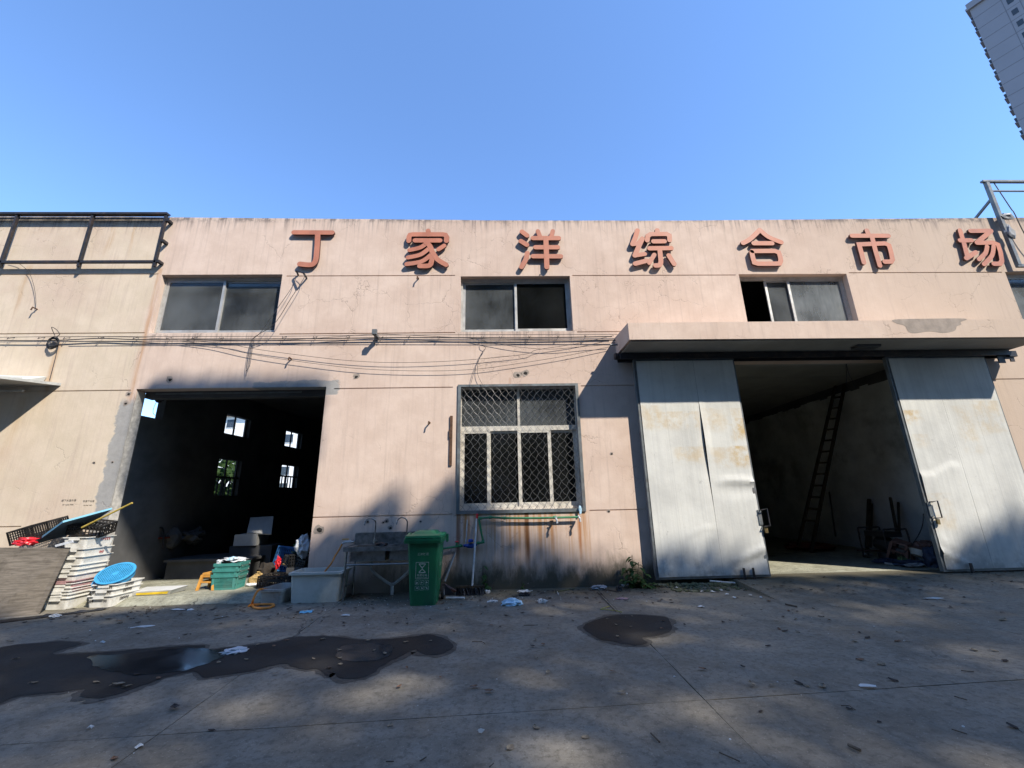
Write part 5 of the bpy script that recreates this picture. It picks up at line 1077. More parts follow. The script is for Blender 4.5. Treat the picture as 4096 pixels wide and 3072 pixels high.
for i in range(6):
    p = vq(720, 1325-i*42, 12.6); q = vq(1040-30*(i % 2), 1322-i*42, 12.6)
    t = thing('pallet', ['bottom', 'second', 'third', 'fourth', 'fifth', 'topmost'][i]+' timber pallet '+('counted up ' if 0 < i < 5 else '')+'in the dark stack in the left hall', 'pallet', (p.x, 12.6, p.z), 'timber pallets stacked in the left hall')
    for k in range(4): MB().box(p.x, q.x, 12.6+.28*k, 12.6+.28*k+.11, p.z-.02, p.z).build('plank', 'lwood', t)
    for k in range(3): x = p.x+(q.x-p.x-.1)*k/2; MB().box(x, x+.09, 12.6, 13.55, p.z-.11, p.z-.021).build('bearer', 'lwood', t)
tag(MB().slab4(G(*vk(40, 1570), .13), G(*vk(200, 1575), .13), G(*vk(372, 1540), .13), G(*vk(60, 1548), .13), .012).build('metal_sheet', 'dgrey', origin=G(*vk(200, 1560), .13)), 'thin grey sheet lying on the floor inside the left hall', 'sheet')
a = vq(405, 60, 9.4); t = thing('hanging_lamp', 'dark lamp hanging in front of the small high window', 'lamp', (a.x, 9.4, a.z))
p = vq(408, 108, 9.4); MB().blob(p, (.075, .06, .075), 2, .1, 2).box(p.x+.06, p.x+.1, 9.37, 9.42, p.z-.03, p.z+.02).build('lamp_body', 'black', t); MB().tube([(p.x+.02, 9.4, p.z+.06), (p.x+.025, 9.4, 4.745)], .008, 5).tube(catmull([(p.x-.04, 9.4, p.z-.06), (p.x-.07, 9.4, p.z-.2), (p.x-.05, 9.4, p.z-.32), (p.x+.02, 9.4, p.z-.36)], 5), .005, 5).build('flex', 'cable', t)

# ---------------------------------------------------------------- inside the right hall
t = thing('ladder', 'tall dark timber ladder leaning on the right wall of the right hall', 'ladder', (8.5, 12.3, .1))
bl, br = G(*r8(380, 1415), .1), G(*r8(492, 1435), .1); tl, tr = GX(*r8(690, 85), X=10.42), GX(*r8(765, 75), X=10.42)
MB().bar(bl, tl, .075, .06).build('rail', 'lwood', t); MB().bar(br, tr, .075, .06).build('rail', 'lwood', t)
for i in range(12):
    u = .17+.068*i; MB().bar(bl.lerp(tl, u), br.lerp(tr, u), .05, .045).build('rung', 'lwood', t)
def pole(q0, q1, X0, X1, lab, mat='lwood', r=.03):
    a, b = GX(*r8(*q0), X=X0), GX(*r8(*q1), X=X1); tag(MB().tube([a, b], r, 7).build('wooden_pole', mat, origin=a), lab, 'pole', 'poles propped in the right hall')
pole((945, 1395), (962, 1005), 9.7, 10.35, 'thick wooden pole propped behind the pump, left of a pair', r=.05); pole((975, 1390), (982, 1040), 9.75, 10.4, 'thinner wooden pole beside the thick one behind the pump'); pole((1190, 1290), (1132, 992), 9.6, 10.3, 'slanting wooden pole above the brown stool', r=.035); pole((1205, 1290), (1196, 1030), 9.7, 10.4, 'upright wooden pole above the brown stool'); pole((690, 1300), (640, 945), 9.6, 10.4, 'thin hooked rod propped right of the ladder', 'black', .02)
t = thing('water_pump', 'black petrol pump in a tube frame on the right hall floor', 'pump', (9.1, 10.7, .1))
c0 = GX(*r8(1080, 1330), X=9.2); MB().blob((c0.x, c0.y, .45), (.2, .28, .18), 4, .15, 2).box(c0.x-.2, c0.x+.2, c0.y-.3, c0.y+.3, .62, .74).build('engine', 'machine', t, bevel=.01); MB().lathe([(0, 0), (.17, 0), (.17, .14), (0, .14)], (c0.x-.1, c0.y-.1, .13), 16).build('housing', 'machine', t)
for dy in (-.36, .36): MB().tube(catmull([(c0.x-.28, c0.y+dy, .12), (c0.x-.28, c0.y+dy, .74), (c0.x-.2, c0.y+dy, .8), (c0.x+.2, c0.y+dy, .8), (c0.x+.28, c0.y+dy, .74), (c0.x+.28, c0.y+dy, .12)], 3), .018, 6).build('frame', 'black', t)
def lp(q, z, r, mat, sd, nm, lab, cat, amp=.35): 
    p = G(*r8(*q), z); p.y = min(p.y, 10.8); tag(MB().blob(p, r, sd, amp, 3, 2.2).build(nm, mat, origin=(p.x, p.y, z-r[2])), lab, cat)
lp((1290, 1520), .16, (.30, .16, .07), 'cbag', 5, 'sack', 'flattened navy sack in front of the brown stool', 'sack'); lp((1230, 1500), .2, (.1, .08, .09), 'olive', 9, 'plastic_bag', 'olive green bag on the heap in the right gateway', 'bag'); lp((1400, 1450), .27, (.2, .16, .16), 'gbag', 15, 'cloth_heap', 'grey cloth bundle under the handle of the right door leaf', 'cloth heap'); lp((1480, 1470), .3, (.16, .16, .22), 'cbag', 25, 'sack', 'dark sack slumped against the right door leaf', 'sack'); lp((1420, 1390), .45, (.22, .2, .13), 'brown', 35, 'cloth_heap', 'brown cloth on top of the heap in the right gateway', 'cloth heap'); lp((1100, 1500), .14, (.26, .2, .05), 'cbag', 41, 'cloth_heap', 'blue grey canvas lying left of the brown stool', 'cloth heap'); lp((1330, 1535), .15, (.2, .06, .045), 'gbag', 47, 'plastic_bag', 'pale crumpled bag at the front of the right heap', 'bag')
p = G(*r8(1390, 1460), .3); p.y = min(p.y, 9.6); t = MB().lathe([(0, .0), (.11, .0), (.15, .11), (.165, .115), (.14, .11), (.10, .012), (0, .012)], (p.x-.1, p.y, .30), 18, Matrix.Rotation(R_(25), 3, 'Y')); tag(t.build('basin', 'gplas', origin=p, smooth=True), 'small grey white basin tipped on the heap in the right gateway', 'basin')
a, b = G(*r8(860, 1415), .22), G(*r8(1120, 1420), .22); tag(MB().tube([a, b], .02, 6).build('wooden_pole', 'brown', origin=a), 'long brown pole lying on the floor behind the stool', 'pole'); a, b = G(*r8(1090, 1520), .13), G(*r8(1220, 1535), .13); tag(MB().tube([a, b], .022, 6).build('pipe_length', 'wst', origin=a), 'short white pipe lying in front of the brown stool', 'pipe')
cable(catmull([GX(*r8(1400, 1120), X=8.62), GX(*r8(1390, 1220), X=8.7), GX(*r8(1330, 1340), X=8.9), (9.0, 9.9, .2)], 5), 'black cord hanging from the right door leaf handle', .012, group=None, k=1)
c0 = G(*r8(420, 1390), .1); tag(MB().box(7.2, 8.3, 14.2, 15.2, .102, 1.1).build('cabinet', 'darkred', origin=(7.8, 14.2, .1), bevel=.02), 'dark red cabinet behind the foot of the ladder', 'cabinet'); tag(MB().box(5.7, 7.1, 13.6, 14.6, .102, 1.3).build('workbench', 'dark', origin=(6.4, 13.6, .1), bevel=.02), 'dark bench at the back left of the right hall', 'bench')
tag(MB().blob((8.9, 12.6, .18), (.6, .5, .1), 51, .4, 3).build('cloth_heap', 'darkred', origin=(8.9, 12.6, .1)), 'dark red cloth spread on the floor right of the ladder', 'cloth heap'); lp((945, 1450), .17, (.1, .06, .05), 'steel', 61, 'tin', 'crushed shiny tin on the floor left of the stool', 'tin', .5)
cable([(8.05, 8.98, 4.52), (8.02, 9.0, 4.3), (7.95, 8.97, 4.1), (7.9, 8.95, 3.95)], 'left of two short wires hanging from the right gate lintel', .008, group='wire ends at the right gate lintel'); cable([(8.06, 8.98, 4.52), (8.07, 9.0, 4.3), (8.1, 8.98, 4.1), (8.12, 8.96, 3.93)], 'right of two short wires hanging from the right gate lintel', .008, group='wire ends at the right gate lintel')

# ================================================================== TOOLS AND WEEDS AT THE FOOT OF THE WALL
hd = G(*vp(420, 1300), .05)
t = thing('push_broom', 'black bristled push broom with a long white handle propped on the wall', 'broom', (hd.x, hd.y, 0))
hx0, hx1 = G(*vp(215, 1290)).x, G(*vp(635, 1290)).x
MB().box(hx0, hx1, hd.y-.02, hd.y+.04, .115, .15).build('head_block', 'lwood', t)
m = MB()
for i in range(150):
    x = hx0+(hx1-hx0)*rnd.random(); y = hd.y+rnd.uniform(-.03, .04); a = (x+rnd.uniform(-.05, .05), y+rnd.uniform(-.07, .05), .004)
    m.bar((x, y, .118), a, .012, .008)
m.build('bristles', 'tar', t, kind='stuff')
MB().tube([(G(*vp(435, 1240), .14).x, hd.y+.01, .14), W(*vp(520, 100), Y=8.67)], .019, 8).build('handle', 'wst', t, smooth=True); a = W(*vp(520, 100), Y=8.67); MB().tube([a, a+Vector((.008, .015, .09))], .021, 8).build('grip_end', 'redp', t)
a, b = W(*vp(365, 118), Y=8.69), W(*vp(340, 540), Y=8.66); tag(MB().tube([a, b], .012, 7).build('thin_rod', 'wst', origin=b), 'thin white rod leaning on the wall above the water meter', 'rod')
t = thing('dustpan', 'black long handled dustpan standing behind the green bin', 'dustpan', G(*vp(60, 1380)))
o_ = G(*vp(60, 1390)); y = o_.y+.18
MB().poly([W(*vp(-60, 1395), Y=y), W(*vp(200, 1388), Y=y), W(*vp(40, 1215), Y=y+.05), W(*vp(-10, 1165), Y=y+.05), W(*vp(-60, 1170), Y=y+.05)], (0, .015, 0)).build('pan', 'black', t)
MB().poly([W(*vp(-5, 1165), Y=y+.06), W(*vp(205, 1290), Y=y+.2), W(*vp(120, 1320), Y=y+.18), W(*vp(40, 1230), Y=y+.08)], (0, .01, .005)).build('pan_side', 'brown', t)
MB().tube([W(*vp(168, 665), Y=8.69), W(*vp(-5, 1130), Y=y+.04)], .02, 8).build('handle', 'dgrey', t, smooth=True)
a, b = G(*vp(15, 1400), .02), G(*vp(320, 1403), .02); tag(MB().tube([a, b], .021, 8).build('plastic_pipe', 'wpipe', origin=a, smooth=True), 'short white plastic pipe lying on the ground behind the bin wheel', 'pipe')

def leaf(m, base, d, L, w, droop=.3, up=(0, 0, 1)):
    base, d, u = Vector(base), Vector(d).normalized(), Vector(up); sd = d.cross(u)
    sd = sd.normalized() if sd.length > .01 else Vector((1, 0, 0)); nrm = sd.cross(d)
    P = [base, base+d*L*.35+sd*w*.5-nrm*0+u*.0, base+d*L*.35-sd*w*.5, base+d*L*.7+sd*w*.42-u*droop*L*.25, base+d*L*.7-sd*w*.42-u*droop*L*.25, base+d*L-u*droop*L*.6, base+d*L*.35+nrm*w*.12, base+d*L*.7-u*droop*L*.25+nrm*w*.1]
    m._add(P, [(0, 1, 6), (0, 6, 2), (1, 3, 7, 6), (6, 7, 4, 2), (3, 5, 7), (7, 5, 4)])
def weed(label, stems, seed, leafL, n):
    rr = random.Random(seed); t = thing('weed', label, 'weed', stems[0][0])
    ms = MB(); ml = MB()
    for (a, b) in stems:
        a, b = Vector(a), Vector(b); mid = a.lerp(b, .5)+Vector((rr.uniform(-.03, .03), -.02, 0)); pts = catmull([a, mid, b], 6); ms.tube(pts, .006, 5)
        for i in range(n):
            u = .12+.88*i/n; q = pts[min(len(pts)-1, int(u*(len(pts)-1)))]; an = rr.random()*6.28
            leaf(ml, q, (math.cos(an), math.sin(an)*.6-.3, rr.uniform(-.1, .5)), leafL*rr.uniform(.6, 1.1), leafL*.5, rr.uniform(.5, 1.4))
    ms.build('stem', 'twig', t)
    ml.build('foliage', 'leafg', t, kind='stuff')
a = W(*vp(635, 1240), Y=8.66); a.z = 0; b = W(*vp(625, 870), Y=8.6)
weed('slim tall weed at the wall right of the broom', [(a, b), (a+Vector((.03, -.02, 0)), W(*vp(690, 1100), Y=8.58))], 3, .12, 13)
a = W(*vp(1270, 1230), Y=8.64); a.z = 0
weed('small weed sprouting at the foot of the rust stained wall', [(a, a+Vector((-.02, -.03, .15))), (a, a+Vector((.06, -.05, .1)))], 5, .08, 6)
a = W(*vl(650, 500), Y=8.62); a.z = 0
b = W(*vl(630, 195), Y=8.52)
weed('big leafy weed against the wall beside the left leaf of the gate', [(a, b), (a, b+Vector((.10, -.05, -.12))), (a, b+Vector((-.16, -.02, -.22))), (a, b+Vector((.22, -.04, -.34))), (a, b+Vector((-.22, -.08, -.42))), (a, b+Vector((.05, -.16, -.3))), (a, b+Vector((.34, -.1, -.5)))], 8, .15, 15)

# broken, mossy edge left of the right threshold
m = MB()
for i in range(46):
    x = 2.45+i*.045; m.blob((x, 8.58-.10*max(0, (x-3))+rnd.uniform(-.05, .04), .02), (.05+.03*rnd.random(), .05, .035+.03*rnd.random()), i, .5, 1)
o = m.build('mossy_rubble', 'moss', kind='stuff')
m = MB()
for i in range(90):
    x = 3.1+1.3*rnd.random(); m.blob((x, 8.0+rnd.uniform(0, .62), .008), (.02+.05*rnd.random(), .03, .014+.02*rnd.random()), i, .5, 1)
m.build('rubble', 'moss', kind='stuff')
a, b = W(*vl(1490, 480), Y=8.5), W(*vl(1770, 503), Y=8.4); tag(MB().tube([a, b], .014, 6).build('white_cord', 'wpipe', origin=a), 'white cord sticking out under the left leaf of the gate', 'cord')

# ================================================================== LITTER
def flat(pts, z, h=.012, seed=0):
    q = [(p.x, p.y, z+h*rnd.random()) for p in pts]; m = MB(); c = sum((Vector(v) for v in q), Vector())/len(q); n = len(q)
    m._add(q+[(c.x, c.y, z+h*1.4)], [(i, (i+1) % n, n) for i in range(n)]); return m
def scrap(pt, L, w, ang, mat, lab, cat, name, z=.006, h=.02, group=None):
    c = G(*pt); n = 9; ca, sa = math.cos(ang), math.sin(ang); pts = []
    for i in range(n):
        a = 2*math.pi*i/n; k = .7+.5*rnd.random(); u, v = L*.5*math.cos(a)*k, w*.5*math.sin(a)*k; pts.append(Vector((c.x+u*ca-v*sa, c.y+u*sa+v*ca, 0)))
    return tag(flat(pts, z+(.095 if False else 0), h).build(name, mat, origin=(c.x, c.y, 0)), lab, cat, group)
c = G(*vg(2055, 1335)); t = MB(); ca, sa = math.cos(.25), math.sin(.25)
vs = []
for i in range(7):
    for k in range(4):
        u, v = -.09+.18*i/6, -.05+.1*k/3; vs.append((c.x+u*ca-v*sa, c.y+u*sa+v*ca+.0, .012+.02*(1-(v/.05)**2)+.006*math.sin(i*2)))
t._add(vs, [(i*4+k, (i+1)*4+k, (i+1)*4+k+1, i*4+k+1) for i in range(6) for k in range(3)])
msk = thing('face_mask', 'light blue face mask dropped on the ground before the white tub', 'face mask', (c.x, c.y, 0)); t.build('mask_cloth', 'maskb', msk); MB().tube(catmull([(c.x-.085, c.y+.03, .02), (c.x-.05, c.y+.11, .012), (c.x+.06, c.y+.12, .012), (c.x+.09, c.y+.06, .02)], 4), .004, 4).build('ear_loop', 'paper', msk)
def crumple(pt, r, mat, lab, cat, nm, seed, amp=.55):
    c = G(*pt); tag(MB().blob((c.x, c.y, r[2]*.5), r, seed, amp, 3, 2.6, squash=-r[2]*.45).build(nm, mat, origin=(c.x, c.y, 0)), lab, cat)
crumple(vp(1095, 1515), (.16, .10, .06), 'bbag', 'crumpled pale blue plastic bag on the ground below the guarded window', 'bag', 'plastic_bag', 4)
crumple(vp(1600, 1478), (.07, .05, .035), 'paper', 'small torn white wrapper right of the pale blue bag', 'wrapper', 'wrapper', 9, .7)
crumple(vp(775, 1468), (.08, .03, .02), 'paper', 'strip of white wrapper left of the pale blue bag', 'wrapper', 'wrapper', 12)
crumple(ga(1480, 490), (.12, .085, .03), 'wbag', 'torn white plastic lying in the wet patch', 'plastic scrap', 'plastic_scrap', 15)
crumple(vp(1300, 1305), (.12, .04, .025), 'paper', 'white and pink wrapper by the small weed', 'wrapper', 'wrapper', 17)
crumple(vp(690, 1315), (.06, .05, .03), 'paper', 'black and white scrap at the end of the broom head', 'wrapper', 'wrapper', 19)
crumple(vp(1300, 1365), (.10, .06, .04), 'tar', 'black rubber scrap on the ground right of the wall weeds', 'rubber scrap', 'rubber_scrap', 23)
crumple(vl(265, 575), (.13, .07, .05), 'gbag', 'grey tangled net scrap at the wall by the big weed', 'net scrap', 'net_scrap', 25); crumple(vl(490, 590), (.05, .05, .05), 'tar', 'black lump at the end of a stick by the big weed', 'lump', 'lump', 26); crumple(vl(620, 545), (.17, .06, .03), 'gbag', 'grey crumpled sheet under the big weed', 'sheet scrap', 'sheet_scrap', 27)
crumple(vl(520, 685), (.10, .04, .02), 'pplas', 'pink and white wrapper on the ground before the big weed', 'wrapper', 'wrapper', 31)
for i, (p, s) in enumerate(((vl(1320, 600), .07), (vl(1410, 607), .1), (vl(1520, 610), .10), (vl(1620, 592), .09), (vl(1760, 675), .09), (vl(1940, 650), .1), (vl(2055, 672), .055), (vl(1125, 565), .08), (vl(1680, 640), .08))):
    scrap(p, s*1.0, s*.65, rnd.random()*3, ('paper', 'rubble')[i % 2], ['pale plaster chip at the far left of the rubbish under the left door leaf', 'yellowish oblong chip in the rubbish under the left door leaf', 'pointed white shard in the rubbish under the left door leaf', 'white plate shard nearest the left door leaf', 'pale brown shard in the front of the door rubbish', 'white curled shard right in the door rubbish', 'small white chip at the right end of the door rubbish', 'lone white chip below the left corner of the left door leaf', 'crumpled pale strip in the middle of the door rubbish'][i], 'shard', 'plaster_shard', .008, .02)
for i, (p, L, w, a, lab) in enumerate(((gb(130, 262), .16, .05, .1, 'torn white paper strip on the concrete left of the bin'), (ga(900, 335), .28, .035, .35, 'long white paper strip on the concrete left of the wet patch'), (ga(1120, 225), .24, .06, .1, 'crumpled white strip in the sunlight before the left gate'), (ga(1205, 225), .1, .06, .5, 'small bluish white scrap at the left gate'), (gc(1680, 292), .36, .04, -.15, 'long pale bark strip before the right door leaf'), (gc(300, 340), .12, .06, 0, 'flat white scrap near the round wet patch'), (gb(985, 1003), .06, .02, .1, 'small white stub on the near concrete'), (ga(880, 1097), .05, .04, .5, 'small white scrap on the near concrete at the left'), (gc(1290, 818), .16, .05, -.3, 'pale torn leaf strip on the long joint'), (ga(645, 432), .08, .03, 0, 'small white scrap above the wet patch'), (ga(570, 1545/1.58), .05, .03, 0, 'tiny white scrap at the left'))): scrap(p, L, w, a, 'paper', lab, 'paper scrap', 'paper_scrap', .006, .02)
# straw, sticks
def stick(ps, r, mat, lab, nm='stick', z=.012, group=None): 
    r *= .5; q = [G(*p, z+.006*rnd.random()) for p in ps]; tag(MB().tube(q, r, 5).build(nm, mat, origin=(q[0].x, q[0].y, 0)), lab, 'stick', group)
stick([vl(380, 760), vl(280, 792), vl(440, 806), vl(520, 825)], .012, 'straw', 'bent yellow straw at the joint before the big weed', 'straw')
stick([vl(250, 605), vl(330, 690), vl(450, 815)], .012, 'twig', 'dark stick lying along the joint before the big weed')
stick([vp(1810, 1300), vp(2120, 1245)], .022, 'moss', 'mossy batten on the ground at the wall foot'); stick([vp(1840, 1300), vp(1860, 1350)], .018, 'wst', 'short grey stick standing off the mossy batten'); stick([vl(330, 572), vl(480, 600)], .02, 'twig', 'black stick with a lump at its end by the big weed')
stick([gc(800, 320), gc(870, 335)], .022, 'twig', 'dark stick on the concrete before the right gate'); stick([gc(410, 1197), gc(530, 1250)], .008, 'twig', 'thin twig on the near concrete at the centre right'); stick([gc(1172, 1152), gc(1245, 1185)], .02, 'bark', 'piece of dark bark on the near concrete at the right'); stick([gc(1785, 1060), gc(1875, 1088)], .008, 'twig', 'thin dark twig at the lower right'); stick([gc(1800, 865), gc(1875, 887)], .008, 'twig', 'thin twig right of the pale torn leaf strip'); stick([gc(1130, 920), gc(1180, 922), gc(1215, 945)], .007, 'twig', 'curved twig below the long joint'); stick([gb(600, 1175), gb(640, 1150)], .008, 'twig', 'small twig at the bottom centre'); stick([gb(385, 1178), gb(435, 1178)], .007, 'twig', 'thin twig at the bottom left of centre'); stick([gb(1255, 318), gb(1345, 316)], .008, 'twig', 'dark twig left of the round wet patch'); stick([gb(930, 420), gb(990, 420), gb(1010, 432)], .008, 'twig', 'looped twig right of the long wet patch'); stick([gb(1040, 1212), gb(1065, 1190)], .007, 'twig', 'short twig at the bottom edge centre'); stick([gc(1840, 712), gc(1915, 720)], .008, 'twig', 'thin dark twig at the right above the joint'); stick([ga(1350, 280), ga(1440, 262)], .012, 'twig', 'pale edged stick before the low grey crate'); stick([gb(2060, 1000), gb(2115, 1055)], .012, 'twig', 'frayed dark fibre on the concrete right of centre')
# dry leaves
def leafmesh(k):
    m = MB(); rr = random.Random(k); L = .095; n = 7; up = .004+.012*rr.random(); tw = rr.uniform(-.5, .5); vs = []
    for i in range(n):
        u = i/(n-1); w = .034*math.sin(math.pi*min(1, u*1.02))**.7*(1-.25*u)+.0005
        for s in (-1, 0, 1): vs.append((L*(u-.5), s*w*(1+.2*rr.uniform(-1, 1)), .004+up*(abs(s)*.8+(u-.5)**2*2.2)+.004*rr.random()+.01*tw*(u-.5)*s))
    m._add(vs, [(i*3+j, (i+1)*3+j, (i+1)*3+j+1, i*3+j+1) for i in range(n-1) for j in range(2)]); m.tube([(L*.5, 0, .01), (L*.68, .008, .006)], .0018, 4)
    return m
lproto = [[leafmesh(10+k).build('dry_leaf', mt) for k in range(3)] for mt in ('dry', 'dry2', 'dry3')]
lfirst = set()
def put_leaf(p, kind, s, lab, group, z=0):
    pr = lproto[kind][rnd.randrange(3)]
    if pr.name in lfirst: o = pr.copy(); col.objects.link(o)
    else: o = pr; lfirst.add(pr.name)
    o.location = (p.x, p.y, z); o.rotation_euler = (rnd.uniform(-.15, .15), rnd.uniform(-.15, .15), rnd.random()*6.28); o.scale = (s, s, s); tag(o, lab, 'leaf', group)
KN = ('reddish brown', 'pale tan', 'blackened')
named = [(gb(940, 718), 0, 1.1), (gb(1035, 747), 0, 1.2), (gb(470, 717), 0, .9), (gb(1408, 626), 1, 1), (gb(1875, 755), 1, 1), (gb(1168, 1100), 1, 1.1), (gb(1335, 970), 1, 1), (gb(1645, 1032), 1, .9), (gb(1050, 325), 0, .9), (gb(1177, 273), 1, .8), (gb(518, 596), 0, .8), (gb(1815, 620), 0, .8), (gb(730, 657), 0, .6), (gb(410, 955), 1, .8), (gb(1380, 448), 0, 1), (gb(1330, 418), 1, 1), (gb(1310, 458), 2, 1), (gb(1335, 532), 1, .8), (gb(860, 188), 0, .9), (gb(520, 317), 2, .9),
         (gc(312, 715), 0, 1.1), (gc(605, 808), 1, 1.5), (gc(725, 810), 1, .9), (gc(880, 793), 2, 1.3), (gc(1020, 812), 1, 1.5), (gc(930, 810), 1, .9), (gc(1245, 653), 0, 1.1), (gc(1370, 680), 1, 1.2), (gc(1467, 543), 0, 1.2), (gc(1212, 545), 1, 1.1), (gc(1288, 523), 2, 1.2), (gc(1015, 397), 2, 1.1), (gc(862, 413), 1, 1.1), (gc(1060, 415), 0, .9), (gc(2090, 418), 1, 1.8), (gc(1920, 597), 1, 1.2), (gc(2035, 600), 1, 1.1), (gc(1523, 543), 1, .7), (gc(700, 570), 2, .9), (gc(550, 700), 2, .8), (gc(875, 488), 1, 1), (gc(800, 483), 2, 1.2), (gc(765, 470), 0, 1), (gc(1240, 490), 2, .9), (gc(1475, 490), 1, .9), (gc(820, 362), 0, .9), (gc(1440, 775), 2, 1.2), (gc(2145, 1052), 2, 1.2), (gc(655, 960), 2, .7), (gc(1180, 943), 2, .8), (gc(2100, 660), 2, 1.1), (gc(1355, 1020), 2, .6),
         (ga(1100, 852), 2, 1.5), (ga(745, 705), 1, 1.5), (ga(795, 718), 1, 1.2), (ga(605, 690), 1, 1), (ga(1000, 663), 0, .9), (ga(1380, 563), 1, .9), (ga(1735, 637), 1, .9), (ga(2035, 415), 1, 1.1), (ga(1810, 422), 0, .9), (ga(1730, 458), 0, .8), (ga(1630, 448), 1, .8), (ga(2080, 598), 2, .9), (ga(2150, 575), 1, .8), (ga(1980, 540), 1, .8), (ga(720, 1168), 0, 1.1), (ga(515, 817), 1, .8), (ga(100, 540), 1, 1), (ga(62, 422), 1, 1.2), (ga(210, 693), 1, 1), (ga(755, 298), 0, 1), (ga(1555, 545), 1, .9), (ga(1335, 987), 2, .9), (ga(645, 805), 2, .7), (gb(90, 483), 1, .9), (gb(272, 422), 1, .9), (gb(508, 433), 1, .9), (gb(95, 535), 1, .8), (gb(310, 485), 1, .7), (gb(378, 505), 1, .8), (gb(25, 598), 2, .9), (gb(668, 425), 1, .7), (gb(1840, 322), 1, .7), (gb(1935, 335), 1, .7), (gb(1850, 397), 1, .8), (gb(1940, 268), 1, .7), (gb(2140, 298), 0, .8), (gb(2125, 345), 0, .8), (gb(1785, 285), 1, .7), (ga(860, 640), 2, .9), (ga(1970, 290), 1, 1.1), (ga(1950, 335), 1, .9)]
for p, k, s in named:
    g = G(*p); z = .013 if (-6 < g.x < 2.6 and 3.9 < g.y < 7.4) else .001
    where = 'lying on the near concrete' if g.y < 4.6 else 'lying on the yard at the left' if g.x < -1.5 else 'lying on the yard before the right gate' if g.x > 2.4 else 'lying mid yard below the guarded window'
    put_leaf(g, k, s*.68, KN[k]+' dry leaf '+where, KN[k]+' dry leaves '+where, z)
for i in range(110):
    r_ = rnd.random()
    if r_ < .55: g = Vector((rnd.uniform(4.2, 11.5), rnd.gauss(7.9, .55), 0))
    elif r_ < .8: g = Vector((rnd.uniform(-1.0, 3.2), rnd.gauss(8.1, .3), 0))
    else: g = Vector((rnd.uniform(-7, -2.5), rnd.gauss(7.5, .4), 0))
    g.y = max(7.0, min(g.y, 8.45)); k = rnd.choice((0, 1, 2, 2, 2)); zz = .1*max(0, min(1, (g.y-7.1)/1.2)) if g.x > 4.4 else .0
    where = 'blown up against the right gate threshold' if g.x > 4 else 'in the litter along the wall foot' if g.x > -1.5 else 'in the litter before the left gate'
    put_leaf(g, k, rnd.uniform(.4, .8), KN[k]+' dry leaf '+where, KN[k]+' dry leaves '+where, zz+.002)
for i in range(9):
    for pr in lproto[i // 3]:
        if pr.name not in lfirst: bpy.data.objects.remove(pr) if pr.name in bpy.data.objects else None
m = MB()
for i in range(1100):
    r_ = rnd.random()
    if r_ < .35: x, y = rnd.uniform(-2.7, 3.3), rnd.gauss(8.3, .25)
    elif r_ < .6: x, y = rnd.uniform(4.4, 11.5), rnd.gauss(7.8, .4)
    elif r_ < .8: x, y = rnd.uniform(-7.4, -2.7), rnd.gauss(7.7, .3)
    else: x, y = rnd.uniform(-6, 7), rnd.uniform(6.0, 8)
    if y > 8.6: continue
    z = (.1*max(0, min(1, (y-7.1)/1.2)) if x > 4.42 else 0)+.004; s = .008+.022*rnd.random()**2; a = rnd.random()*6.28
    p = [(x+s*1.6*math.cos(a+b)*(1 if b in (0, 3.14) else .5), y+s*1.6*math.sin(a+b)*(1 if b in (0, 3.14) else .5), z+rnd.random()*s*.5) for b in (0, 1.57, 3.14, 4.71)]
    m._add(p, [(0, 1, 2), (0, 2, 3)])
m.build('ground_debris', 'dry3', kind='stuff')
m = MB()
for i in range(260):
    x, y = (rnd.uniform(-6, 8), rnd.uniform(3.0, 8.2)); s = .003+.007*rnd.random()**2
    if rnd.random() < .5: x, y = rnd.uniform(-3, 2.5), rnd.gauss(7.9, .3)
    if x > 4.4 and y > 7.1: continue
    m.blob((x, y, .003), (s, s, s*.6), i, .4, 1)
m.build('pale_grit', 'paper', kind='stuff')
# black sheeting on the ground at the left
m = MB(); vs = []; A_, B_ = G(-80, 2500), G(420, 2440); N_ = 26
for i in range(N_+1):
    for k in range(6):
        u, v = i/N_, k/5; p = A_.lerp(B_, u); vs.append((p.x, p.y-.0+.34*(v-.35)*(1-.5*u), .012+.05*abs(mnoise.noise(Vector((u*7, v*3, 2))))*math.sin(math.pi*v)))
m._add(vs, [(i*6+k, (i+1)*6+k, (i+1)*6+k+1, i*6+k+1) for i in range(N_) for k in range(5)])
tag(m.build('plastic_sheeting', 'tar', origin=A_), 'crumpled black sheeting on the ground before the plywood and crates', 'sheeting')
crumple(vc(255, 1548), (.07, .05, .03), 'paper', 'white wad lying on the black sheeting', 'paper wad', 'paper_wad', 77)

# ================================================================== FAR BUILDINGS
Tn = Vector((-.885, -.465, 0)); Td = Vector((.465, -.885, 0)); TC = Vector((math.sin(R_(58.7))*118, math.cos(R_(58.7))*118, 0)); ZT = .839*118+1.62
t = thing('apartment_tower', 'tall grey apartment tower leaning into the top right corner', 'tower', TC)
Tb = Vector((.885, .465, 0)); Len = 22.; Dep = 16.
def tp_(s, d, z): return TC+Td*s+Tb*d+Vector((0, 0, z))
def tbox(s0, s1, d0, d1, z0, z1): return MB().hexa([tp_(s0, d0, z0), tp_(s1, d0, z0), tp_(s1, d1, z0), tp_(s0, d1, z0), tp_(s0, d0, z1), tp_(s1, d0, z1), tp_(s1, d1, z1), tp_(s0, d1, z1)])
tbox(0, Len, 0, Dep, 0, ZT-.8).build('wall', 'tower', t); tbox(-.5, Len+.5, -.5, Dep+.5, ZT-.8, ZT-.35).build('cornice', 'tower', t); tbox(-.25, Len+.25, -.25, Dep+.25, ZT-.35, ZT+.9).build('parapet', 'tower', t)
z = ZT-3.4; k = 0; m0 = None
bal = gro = None
